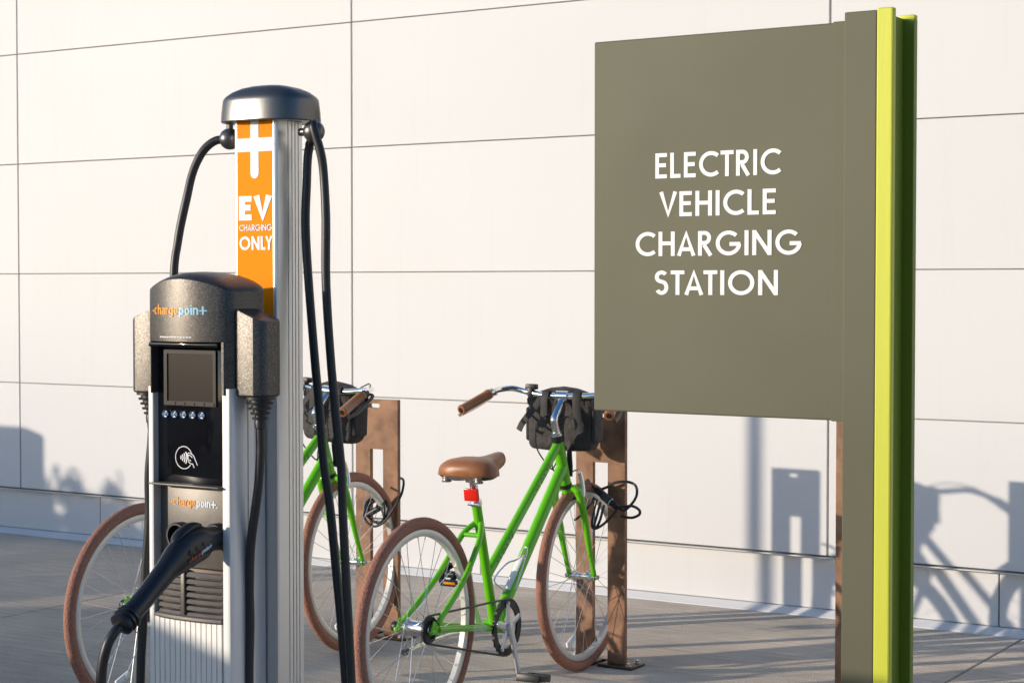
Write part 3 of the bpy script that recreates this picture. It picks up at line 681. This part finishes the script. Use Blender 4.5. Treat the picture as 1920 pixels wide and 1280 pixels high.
    for s in (-1, 1):
        g0, g1 = Vector((.925, s * .2565, 1.0345)), Vector((.783, s * .2945, .9812))
        dd = (g1 - g0); bm = NB()
        tube(bm, [g0, g0 + dd * .01, g0 + dd * .05, g0 + dd * .07, g0 + dd * .9, g0 + dd * .93, g0 + dd * .98, g1, g1 + dd * .003], [.013, .0185, .0195, .0175, .0178, .019, .0190, .0165, .008], 18)
        g = obj('grip', bm, 'leather', t)
        bm = NB(); tube(bm, [g1 - dd * .02, g1 + dd * .012], .010, 14); obj('bar_end', bm, 'black', g)
        bm = NB(); tube(bm, [g0 - dd * .09, g0 - dd * .005], .0165, 16)
        box(bm, g0 - dd * .05 + Vector((.016, -s * .004, .002)), (.03, .022, .024), .005)
        lv = spline([g0 - dd * .05 + Vector((.03, 0, .0)), g0 + Vector((.052, s * .008, -.004)), g0 + dd * .4 + Vector((.052, s * .01, -.012)), g0 + dd * .85 + Vector((.047, s * .012, -.014)), g1 + dd * .1 + Vector((.030, s * .012, -.014))], 5)
        tube(bm, lv, [(.0065, .0042)] * len(lv), 10); obj('brake_lever', bm, 'silver' if s > 0 else 'black', t)
    bm = NB(); box(bm, (1.026, .135, 1.0585), (.030, .042, .020), .004); box(bm, (1.021, .135, 1.040), (.026, .022, .034), .004); obj('light_mount', bm, 'black', t)
    bm = NB()
    for pts in ([(.955, .245, 1.050), (1.02, .19, 1.05), (1.045, .11, 1.02), (1.05, .06, .93), (1.03, .035, .80), (.985, .026, .765)],
                [(.955, -.245, 1.050), (1.03, -.18, 1.05), (1.06, -.06, 1.00), (1.055, .02, .94), (1.04, .045, .84), (1.03, .05, .76), (1.075, .02, .735)],
                [(1.005, .02, .96), (.99, .05, .96), (.965, .085, .92), (.962, .08, .84), (.985, .045, .775), (1.01, .03, .755)]):
        tube(bm, spline(pts, 6), .0026, 8)
    obj('brake_cable', bm, 'black', t)
    # front rim brake
    bm = NB()
    for s in (-1, 1):
        tube(bm, spline([(1.085, s * .034, .632), (1.098, s * .040, .67), (1.098, s * .034, .715), (1.09, s * .03, .745)], 4), [(.006, .009)] * 13, 10)
        tube(bm, [(1.09, s * .036, .652), (1.09, s * .018, .652)], .007, 10)
    tube(bm, spline([(1.092, -.034, .735), (1.10, -.02, .755), (1.092, .02, .738), (1.09, .032, .735)], 4), .0032, 8); obj('front_brake', bm, 'silver', t)
    for s in (-1, 1):
        bm = NB(); box(bm, (1.088, s * .0165, .652), (.05, .008, .012), .002); obj('brake_pad', bm, 'black', t)
    # seat post, saddle, reflector
    sx = (st_ - bb).normalized(); bm = NB()
    tube(bm, [st_ - sx * .01, st_ + sx * .105], .0135, 16)
    tube(bm, [st_ + sx * .0, st_ + sx * .016], .0195, 18); tube(bm, [st_ + sx * .004 + Vector((-.02, -.02, 0)), st_ + sx * .004 + Vector((-.02, .02, 0))], .005, 8)
    tube(bm, [st_ + sx * .092 + Vector((0, -.022, 0)), st_ + sx * .092 + Vector((0, .022, 0))], .013, 14); obj('seat_post', bm, 'silver', t)
    bm = NB()
    stn = [(.268, .040, .838, .030), (.276, .074, .850, .044), (.294, .099, .860, .056), (.322, .109, .865, .061), (.355, .101, .864, .060), (.388, .079, .860, .054), (.425, .055, .857, .047), (.462, .040, .858, .041), (.500, .033, .862, .037), (.532, .027, .865, .032), (.548, .016, .862, .025), (.556, .006, .855, .016)]
    rings = []
    for x, hw, zt, sk in stn:
        r = []
        for k in range(13):
            a = math.pi * k / 12; c, s = math.cos(a), math.sin(a)
            r.append((x, hw * math.copysign(abs(c) ** .80, c), zt - sk + sk * abs(s) ** .72 - (.004 * (1 - abs(c)) if x < .33 else 0)))
        r.append((x, -hw * .82, zt - sk - .004)); r.append((x, hw * .82, zt - sk - .004)); rings.append(r)
    quad_rings(bm, rings); sd = obj('saddle', bm, 'leather', t, smooth=60)
    bm = NB(); rings = []
    for x, hw, zt, sk in stn[1:-1]:
        rings.append([(x, hw * 1.0, zt - sk + .002), (x, -hw * 1.0, zt - sk + .002), (x, -hw * .78, zt - sk - .012), (x, hw * .78, zt - sk - .012)])
    quad_rings(bm, rings); obj('saddle_base', bm, 'black', sd)
    bm = NB()
    for s in (-1, 1): tube(bm, spline([(.28, s * .055, .800), (.30, s * .035, .790), (.37, s * .022, .788), (.45, s * .02, .800), (.51, s * .012, .822)], 5), .0038, 8)
    for s in (-1, 1): lathe(bm, [(.0003, 0), (.016, 0), (.017, .004), (.013, .008), (.017, .012), (.013, .016), (.016, .020), (.0003, .020)], 14, Matrix.Translation((.285, s * .060, .783)))
    obj('saddle_rail', bm, 'bolt', sd)
    bm = NB(); box(bm, (.344, 0, .737), (.014, .052, .042), .003, Matrix.Rotation(R(-8), 3, 'Y')); obj('rear_reflector', bm, 'red', t)
    bm = NB(); box(bm, (.358, 0, .738), (.022, .030, .012), .002); obj('reflector_bracket', bm, 'black', t)
    # drive
    bm = NB(); c = bb + Vector((0, -.047, 0)); n = 96; rings = []
    for k in range(n):
        a = 2 * math.pi * k / n; ro = .0965 if (k % 4) < 2 else .0925
        rings.append([c + Vector((r * math.cos(a), y, r * math.sin(a))) for r, y in ((.071, -.004), (ro, -.004), (ro, .004), (.071, .004))])
    quad_rings(bm, rings, loop=True); cs = obj('chainring', bm, 'black', t)
    bm = NB()
    for k in range(5):
        a = R(72 * k + 20); tube(bm, [c + Vector((r * math.cos(a), -.007, r * math.sin(a))) for r in (.012, .045, .083)], [(.016, .005), (.012, .0045), (.010, .004)], 10, flat=(-math.sin(a), 0, math.cos(a)))
        lathe(bm, [(.0003, -.013), (.006, -.013), (.006, -.003), (.0003, -.003)], 10, Matrix.Translation(c + Vector((.083 * math.cos(a), -.0, .083 * math.sin(a)))) @ Matrix.Rotation(R(-90), 4, 'X'))
    tube(bm, [c + Vector((0, .03, 0)), c + Vector((0, -.020, 0))], .016, 16); obj('spider', bm, 'alloy', cs)
    for s, ang in ((-1, R(-79)), (1, R(101))):
        dv = Vector((math.cos(ang), 0, math.sin(ang))); y0 = s * .062; y1 = s * .078
        bm = NB(); a0 = Vector((bb.x, y0, bb.z)); a1 = bb + dv * .172 + Vector((0, y1, 0))
        tube(bm, [a0 - dv * .018, a0 - dv * .014, a0, a0 + (a1 - a0) * .3, a0 + (a1 - a0) * .8, a1, a1 + dv * .010, a1 + dv * .014], [(.009, .005), (.016, .009), (.018, .011), (.0125, .0075), (.0105, .0065), (.014, .0075), (.013, .007), (.006, .004)], 12, flat=(-dv.z, 0, dv.x))
        obj('crank_arm', bm, 'alloy', cs)
        bm = NB(); pc = a1 + Vector((0, s * .055, 0)); tl = Matrix.Rotation(R(8 if s < 0 else -38), 3, 'Y')
        tube(bm, [a1, pc + Vector((0, s * .04, 0))], .007, 10)
        for xx in (-.040, .040): box(bm, pc + tl @ Vector((xx, 0, 0)), (.010, .088, .026), .003, tl)
        for yy in (-.042, .0, .042): box(bm, pc + tl @ Vector((0, yy, 0)), (.076, .010, .022), .003, tl)
        tube(bm, [pc + Vector((0, -.045, 0)), pc + Vector((0, .045, 0))], .012, 12)
        pd = obj('pedal', bm, 'black', cs)
        if s < 0: continue
        bm = NB()
        for xx in (-.0465, .0465): box(bm, pc + tl @ Vector((xx, 0, .006)), (.004, .044, .010), .001, tl)
        obj('pedal_reflector', bm, 'amber', cs)
    c1 = ra + Vector((0, -.047, 0)); r1, r2 = .042, .0935
    bm = NB(); n = 48; rings = []
    for k in range(n):
        a = 2 * math.pi * k / n; ro = r1 - (0 if k % 4 < 2 else .002)
        rings.append([c1 + Vector((r * math.cos(a), y, r * math.sin(a))) for r, y in ((.030, -.004), (ro, -.004), (ro, .004), (.030, .004))])
    quad_rings(bm, rings, loop=True); lathe(bm, [(.0003, 0), (.030, 0), (.030, -.004), (.0003, -.004)], 24, Matrix.Translation(c1) @ Matrix.Rotation(R(90), 4, 'X')); obj('rear_sprocket', bm, 'black', t)
    dvec = Vector((c.x - c1.x, c.z - c1.z)); Ld = dvec.length; b0 = math.atan2(dvec.y, dvec.x); off = math.asin((r2 - r1) / Ld)
    pts = []
    aT = b0 + math.pi / 2 + off; aB = b0 - math.pi / 2 - off
    for k in range(17): a = aB + (aT - aB) * k / 16; pts.append((c.x + (r2 + .002) * math.cos(a), c.z + (r2 + .002) * math.sin(a)))
    for k in range(15): a = aT + (2 * math.pi - (aT - aB)) * k / 14; pts.append((c1.x + (r1 + .002) * math.cos(a), c1.z + (r1 + .002) * math.sin(a)))
    bm = NB(); tube(bm, [(x, -.047, z) for x, z in pts], [(.0058, .0038)] * len(pts), 8, closed=True, flat=(0, 1, 0)); obj('drive_belt', bm, 'black', t)
    bm = NB(); lathe(bm, [(.0003, -.092), (.013, -.092), (.017, -.086), (.018, -.072), (.015, -.066), (.0003, -.066)], 18, Matrix.Translation(ra) @ Matrix.Rotation(R(-90), 4, 'X') @ Matrix.Scale(-1, 4, (0, 0, 1)))
    obj('axle_cap', bm, 'black', t)
    bm = NB(); tube(bm, spline([(.40, .075, .262), (.33, .088, .262), (.20, .093, .258), (.10, .096, .252)], 4), .0065, 10); ks = obj('kickstand', bm, 'silver', t)
    bm = NB(); tube(bm, [(.105, .096, .2525), (.075, .097, .250)], [.0085, .011], 10); obj('kickstand_foot', bm, 'black', ks)
    make_wheel(t, ra, True); make_wheel(t, fa, False)
    return t
M['dark_green'] = mat('dark_green_print', (0.05, 0.22, 0.01), 0.4)
bike = make_bike()
def place(o, rear, front):
    d = Vector(front) - Vector(rear); o.location = (rear[0], rear[1], 0); o.rotation_euler = (0, 0, math.atan2(d.y, d.x))
place(bike, (-3.276, 4.66), (-3.349, 5.83)); bike['label'] = 'lime green bicycle with tan saddle parked in front, right of the charger'
bike['group'] = 'green bicycles parked in the racks'
b1 = copy_tree(bike); place(b1, (-4.288, 4.487), (-4.290, 5.650))
HT, HBm = Vector((.972, 0, .872)), Vector((1.034, 0, .706))
STEER = Matrix.Translation(HT) @ Matrix.Rotation(R(4), 4, (HT - HBm).normalized()) @ Matrix.Translation(-HT)
wheels = [o for o in b1.children if o.name.startswith('wheel')]
front_wheel = max(wheels, key=lambda o: sum(v.co.x for v in o.data.vertices) / len(o.data.vertices))
BAR = Matrix.Translation(HT) @ Matrix.Rotation(R(-7), 4, (HT - HBm).normalized()) @ Matrix.Translation(-HT)   # the bar sits a little askew in its stem clamp
for o in b1.children:
    if o.name.split('.')[0] in ('stem', 'handlebar', 'grip', 'brake_lever', 'light_mount'): o.matrix_local = BAR
    elif o == front_wheel or o.name.split('.')[0] in ('fork', 'headset', 'stem', 'handlebar', 'grip', 'brake_lever', 'light_mount', 'brake_cable', 'front_brake', 'brake_pad'):
        o.matrix_local = STEER
b1['label'] = 'lime green bicycle half hidden behind the charging station and its cables'

def make_bag():
    t = thing('handlebar_bag', '', 'bag')
    bm = NB(); rings = []
    yc = lambda f: -.098 + .256 * f
    for f, k in ((0, .80), (.02, .93), (.06, .99), (.3, 1.0), (.5, 1.0), (.7, 1.0), (.94, .99), (.98, .93), (1, .80)):
        prof = rrect(1.035, 1.130, .828, 1.022, .03, 4, (.045, .02, .025, .04))
        rings.append([(1.083 + (x - 1.083) * k, yc(f), .925 + (z - .925) * k + (.012 * math.sin(math.pi * f) if z > 1.0 else -.004 * math.sin(math.pi * f))) for x, z in prof])
    quad_rings(bm, rings); obj('bag_body', bm, 'bag', t, smooth=50)
    bm = NB(); rings = []
    for f, k in ((0, .86), (.03, .97), (.3, 1.02), (.5, 1.03), (.7, 1.02), (.97, .97), (1, .86)):
        hp = .030 * math.sin(math.pi * f)
        prof = [(1.036, .992), (1.032, 1.012), (1.05, 1.024 + hp), (1.085, 1.030 + hp), (1.115, 1.024 + hp), (1.136, 1.006), (1.140, .965), (1.133, .965), (1.130, 1.002), (1.045, 1.002)]
        rings.append([(1.083 + (x - 1.083) * k, -.102 + .264 * f, z) for x, z in prof])
    quad_rings(bm, rings); obj('bag_lid', bm, 'bag', t, smooth=50)
    for y in (-.062, .062):
        bm = NB(); pts = spline([(1.040, y, .93), (1.034, y, 1.00), (1.010, y, 1.047), (.990, y * 1.05, 1.02), (.992, y * 1.1, .96), (.996, y * 1.25, .90)], 5)
        tube(bm, pts, [(.015, .0022)] * len(pts), 8, flat=(0, 1, 0)); obj('strap', bm, 'strap', t)
    bm = NB(); pts = spline([(1.02, .085, 1.03), (1.0, .11, .985), (.985, .15, .93), (.982, .165, .90)], 5)
    tube(bm, pts, [(.014, .002)] * len(pts), 8, flat=(0, 1, 0)); obj('strap', bm, 'strap', t)
    for s in (-1, 1):
        bm = NB(); box(bm, (1.083, .03 + s * .134, .920), (.075, .018, .125), .010, None, 3); obj('side_pocket', bm, 'bag', t)
    bm = NB(); box(bm, (1.135, .03, .90), (.016, .19, .09), .007, None, 3); obj('front_pocket', bm, 'bag', t)
    bm = NB(); pts = spline([(1.045, -.02, .89), (1.03, -.018, .83), (1.042, -.015, .77), (1.05, -.01, .735)], 5)
    tube(bm, pts, [(.011, .003)] * len(pts), 8, flat=(0, 1, 0)); obj('anchor_strap', bm, 'strap', t)
    return t
bag = make_bag(); bag.location = bike.location; bag.rotation_euler = bike.rotation_euler
bag['label'] = 'black bag on the handlebar of the bicycle beside the sign panel'; bag['group'] = 'black handlebar bags'
bag1 = copy_tree(bag); bag1.matrix_basis = Matrix.Translation(b1.location) @ b1.rotation_euler.to_matrix().to_4x4() @ BAR
bag1['label'] = 'black handlebar bag seen behind the two hanging charger cables'

# cable locks hung on the racks
t = thing('cable_lock', 'black combination cable lock looped through the rack right of the bicycle bag', 'bike lock', (-3.28, 5.90, .6), group='black cable locks')
LB = Vector((-3.28, 5.90, .6))
bm = NB(); a, b = Vector((-3.325, 5.885, .672)), Vector((-3.232, 5.885, .608)); d = b - a
tube(bm, [a, a + d * .04, a + d * .32, a + d * .34, a + d * .66, a + d * .68, a + d * .96, b], [.008, .0125, .0125, .0145, .0145, .0125, .0125, .008], 16); lk = obj('lock_body', bm, 'black', t, LB)
bm = NB()
for k in range(4): tube(bm, [a + d * (.37 + k * .075), a + d * (.42 + k * .075)], .0160, 18)
obj('number_dial', bm, 'louver', lk, LB)
bm = NB(); tube(bm, [a + d * .70, a + d * .74], .0165, 16); obj('lock_ring', bm, 'silver', lk, LB)
bm = NB()
tube(bm, spline([b, (-3.20, 5.88, .600), (-3.175, 5.89, .622), (-3.163, 5.91, .655), (-3.178, 5.93, .687), (-3.212, 5.93, .700), (-3.26, 5.92, .695), (-3.30, 5.93, .675), (-3.345, 5.95, .66)], 6), .0052, 10)
tube(bm, spline([a, (-3.345, 5.88, .69), (-3.36, 5.89, .702), (-3.375, 5.90, .688), (-3.372, 5.91, .65)], 6), .0050, 10)
tube(bm, spline([b, (-3.205, 5.885, .612), (-3.175, 5.90, .615), (-3.158, 5.92, .600), (-3.168, 5.94, .580), (-3.20, 5.94, .566), (-3.24, 5.93, .57)], 6), .0052, 10)
tube(bm, spline([(-3.225, 5.88, .606), (-3.25, 5.875, .575), (-3.28, 5.87, .545), (-3.315, 5.87, .525), (-3.330, 5.87, .535), (-3.325, 5.87, .58), (-3.315, 5.88, .635)], 6), .0050, 10)
tube(bm, spline([(-3.30, 5.88, .625), (-3.308, 5.872, .58), (-3.318, 5.868, .54), (-3.312, 5.868, .528), (-3.295, 5.87, .56), (-3.285, 5.88, .615)], 6), .0050, 10)
tube(bm, spline([(-3.325, 5.88, .64), (-3.35, 5.87, .60), (-3.385, 5.87, .565), (-3.41, 5.88, .55)], 6), .0050, 10)
obj('lock_cable', bm, 'cable', t, LB)
t = thing('cable_lock', 'black coiled cable lock hanging in the spokes of the left bicycle front wheel', 'bike lock', (-4.33, 5.90, .52), group='black cable locks')
LB = Vector((-4.33, 5.90, .52)); bm = NB()
def loop(cx, cz, rx, rz, y, k0=0, k1=360, n=14): return [(cx + rx * math.cos(R(k0 + (k1 - k0) * i / n)), y + .012 * math.sin(i), cz + rz * math.sin(R(k0 + (k1 - k0) * i / n))) for i in range(n + 1)]
tube(bm, spline(loop(-4.335, .525, .055, .052, 5.885, 20, 400), 3), .0052, 10)
tube(bm, spline(loop(-4.325, .520, .042, .046, 5.875, 60, 440), 3), .0052, 10)
tube(bm, spline(loop(-4.345, .540, .024, .030, 5.865, 0, 380), 3), .0050, 10)
tube(bm, spline([(-4.40, 5.88, .50), (-4.37, 5.87, .472), (-4.33, 5.87, .462), (-4.28, 5.87, .49), (-4.24, 5.88, .55), (-4.222, 5.90, .60), (-4.235, 5.93, .645), (-4.27, 5.95, .655)], 6), .0052, 10)
tube(bm, spline([(-4.40, 5.88, .50), (-4.375, 5.865, .53), (-4.35, 5.86, .57), (-4.33, 5.87, .605), (-4.36, 5.90, .625)], 6), .0048, 10)
obj('lock_cable', bm, 'cable', t, LB)
bm = NB(); tube(bm, [(-4.37, 5.868, .505), (-4.315, 5.868, .535)], .0125, 14); obj('lock_body', bm, 'black', t, LB)

# ================================================================== beyond the frame (they throw the shade on the left)
def make_car():
    t = thing('parked_car', '', 'car')
    bm = NB(); rings = []
    sec = [(-2.22, .42, .60, .62), (-2.20, .30, .80, .74), (-2.05, .24, .92, .83), (-1.5, .22, .95, .88), (-.4, .20, .93, .90), (.7, .20, .93, .90), (1.3, .21, .90, .88), (1.9, .23, .80, .84), (2.15, .27, .70, .76), (2.22, .38, .58, .64)]
    for x, z0, z1, hw in sec:
        rings.append([(x, y, z) for y, z in ((-hw * .9, z0), (hw * .9, z0), (hw, z0 + .1), (hw * 1.01, (z0 + z1) / 2), (hw * .97, z1 - .05), (hw * .9, z1), (-hw * .9, z1), (-hw * .97, z1 - .05), (-hw * 1.01, (z0 + z1) / 2), (-hw, z0 + .1))])
    quad_rings(bm, rings); obj('body', bm, 'car_grey', t, smooth=40)
    bm = NB(); rings = []
    for x, zt, hb_, ht_ in ((-1.95, .95, .78, .76), (-1.45, 1.36, .84, .66), (-.8, 1.43, .85, .64), (.1, 1.43, .85, .64), (.45, 1.36, .84, .65), (1.2, .93, .80, .76)):
        rings.append([(x, -hb_, .90), (x, hb_, .90), (x, ht_ + .02, zt - .03), (x, ht_ - .06, zt), (x, -ht_ + .06, zt), (x, -ht_ - .02, zt - .03)])
    quad_rings(bm, rings); obj('window', bm, 'car_glass', t, smooth=30)
    bm = NB(); rings = []
    for x, z, hw in ((-1.48, 1.365, .60), (-.8, 1.44, .60), (.1, 1.44, .60), (.46, 1.375, .60)):
        rings.append([(x, -hw, z), (x, hw, z), (x, hw - .03, z + .025), (x, -hw + .03, z + .025)])
    quad_rings(bm, rings); obj('roof', bm, 'car_grey', t, smooth=30)
    for x in (-1.35, 1.38):
        for s in (-1, 1):
            bm = NB(); lathe(bm, [(.21, -.1), (.30, -.1), (.325, -.07), (.325, .07), (.30, .1), (.21, .1)], 28, Matrix.Translation((x, s * .80, .325)) @ Matrix.Rotation(R(90), 4, 'X'), closed=True)
            w = obj('wheel', bm, 'rubber', t)
            bm = NB(); lathe(bm, [(.0005, -.07), (.21, -.09), (.21, .09), (.0005, .07)], 20, Matrix.Translation((x, s * .80, .325)) @ Matrix.Rotation(R(90), 4, 'X')); obj('rim', bm, 'silver', w)
    for s in (-1, 1):
        bm = NB(); box(bm, (2.12, s * .58, .62), (.14, .26, .10), .03); obj('headlight', bm, 'chrome', t)
        bm = NB(); box(bm, (-2.16, s * .60, .72), (.10, .22, .12), .03); obj('tail_light', bm, 'red', t)
        bm = NB(); box(bm, (.75, s * .98, .98), (.12, .16, .11), .03); obj('mirror', bm, 'car_grey', t)
    return t
car = make_car(); car.location = (-5.62, .0, 0); car.rotation_euler = (0, 0, R(90)); car['label'] = 'grey parked car facing the charging station, nearer of the two cars'; car['group'] = 'parked cars'
c2 = copy_tree(car); c2.location = (-10.18, .02, 0); c2['label'] = 'grey car added out of frame further left, to shade the ground'  # unseen second car, added as an occluder for the left-hand ground
def make_shrub(h, r, seed):
    rnd = random.Random(seed); t = thing('shrub', '', 'shrub')
    bm = NB()
    for k in range(7):
        a = rnd.uniform(0, 6.28); tube(bm, spline([(0, 0, 0), (.1 * r * math.cos(a), .1 * r * math.sin(a), h * .4), (.6 * r * math.cos(a), .6 * r * math.sin(a), h * .85)], 3), [.02, .018, .016, .014, .01, .008, .006], 6)
    obj('stem', bm, 'bark', t)
    bm = NB()
    for k in range(3600):
        a = rnd.uniform(0, 6.28); u = rnd.random() ** .7; zz = rnd.uniform(.08, 1)
        rr = r * u * (1.0 - .55 * zz ** 3) * (1 + .18 * math.sin(3 * a + seed))
        p = Vector((rr * math.cos(a), rr * math.sin(a), h * zz * (1 + .12 * math.sin(5 * a + seed) * u)))
        q = Matrix.Rotation(rnd.uniform(0, 6.28), 3, 'Z') @ Matrix.Rotation(rnd.uniform(0, 3.1), 3, 'X')
        s = rnd.uniform(.025, .05)
        bm.faces.new([bm.verts.new(p + q @ Vector(v)) for v in ((-s * .5, -s, 0), (s * .5, -s, .004), (s * .55, s * .4, 0), (0, s * 1.2, .006), (-s * .55, s * .4, 0))])
    obj('leaves', bm, 'leaf', t, smooth=0)
    return t
for i, (x, y, h, r) in enumerate(((-11.62, 2.80, 1.36, .46), (-11.02, 2.80, 1.20, .46), (-10.42, 2.80, 1.10, .48), (-9.60, 2.80, 1.00, .50))):
    s = make_shrub(h, r, i + 2); s.location = (x, y, 0); s['group'] = 'shrubs beside the parking bays'
    s['label'] = ['tallest round green shrub, nearest the cabinet', 'round green shrub second from the cabinet', 'round green shrub third from the cabinet', 'lowest round green shrub, added out of frame to shade the ground'][i]  # the last shrub is added to close a sunlit gap on the ground
t = thing('shadow_cabinet', 'green cabinet added out of frame for the boxy shadow on the wall', 'cabinet', (-11.06, 4.3, 0))  # unseen block, added and sized for its shadow on the far-left wall
bm = NB(); box(bm, (-.25, 0, .685), (1.4, .18, 1.33), .02); obj('cabinet_body', bm, 'cabinet', t, smooth=15)
for s in (-1, 1):
    bm = NB(); box(bm, (-.25 + s * .34, -.095, .68), (.64, .014, 1.14), .006); d_ = obj('door', bm, 'cabinet', t)
    bm = NB(); box(bm, (-.25 + s * .06, -.115, .7), (.03, .03, .12), .006); obj('handle', bm, 'black', d_)
bm = NB(); box(bm, (-.25, 0, .02), (1.5, .28, .04), .01); obj('plinth', bm, 'concrete', t)
t = thing('parking_sign', 'slim grey pole with a small white parking plate', 'sign', (-6.72, 3.68, 0))
bm = NB(); tube(bm, [(0, 0, 0), (0, 0, 2.75)], .028, 16); obj('pole', bm, 'alu', t)
bm = NB(); box(bm, (0, -.042, 2.52), (.30, .012, .42), .004); obj('plate', bm, 'white', t)
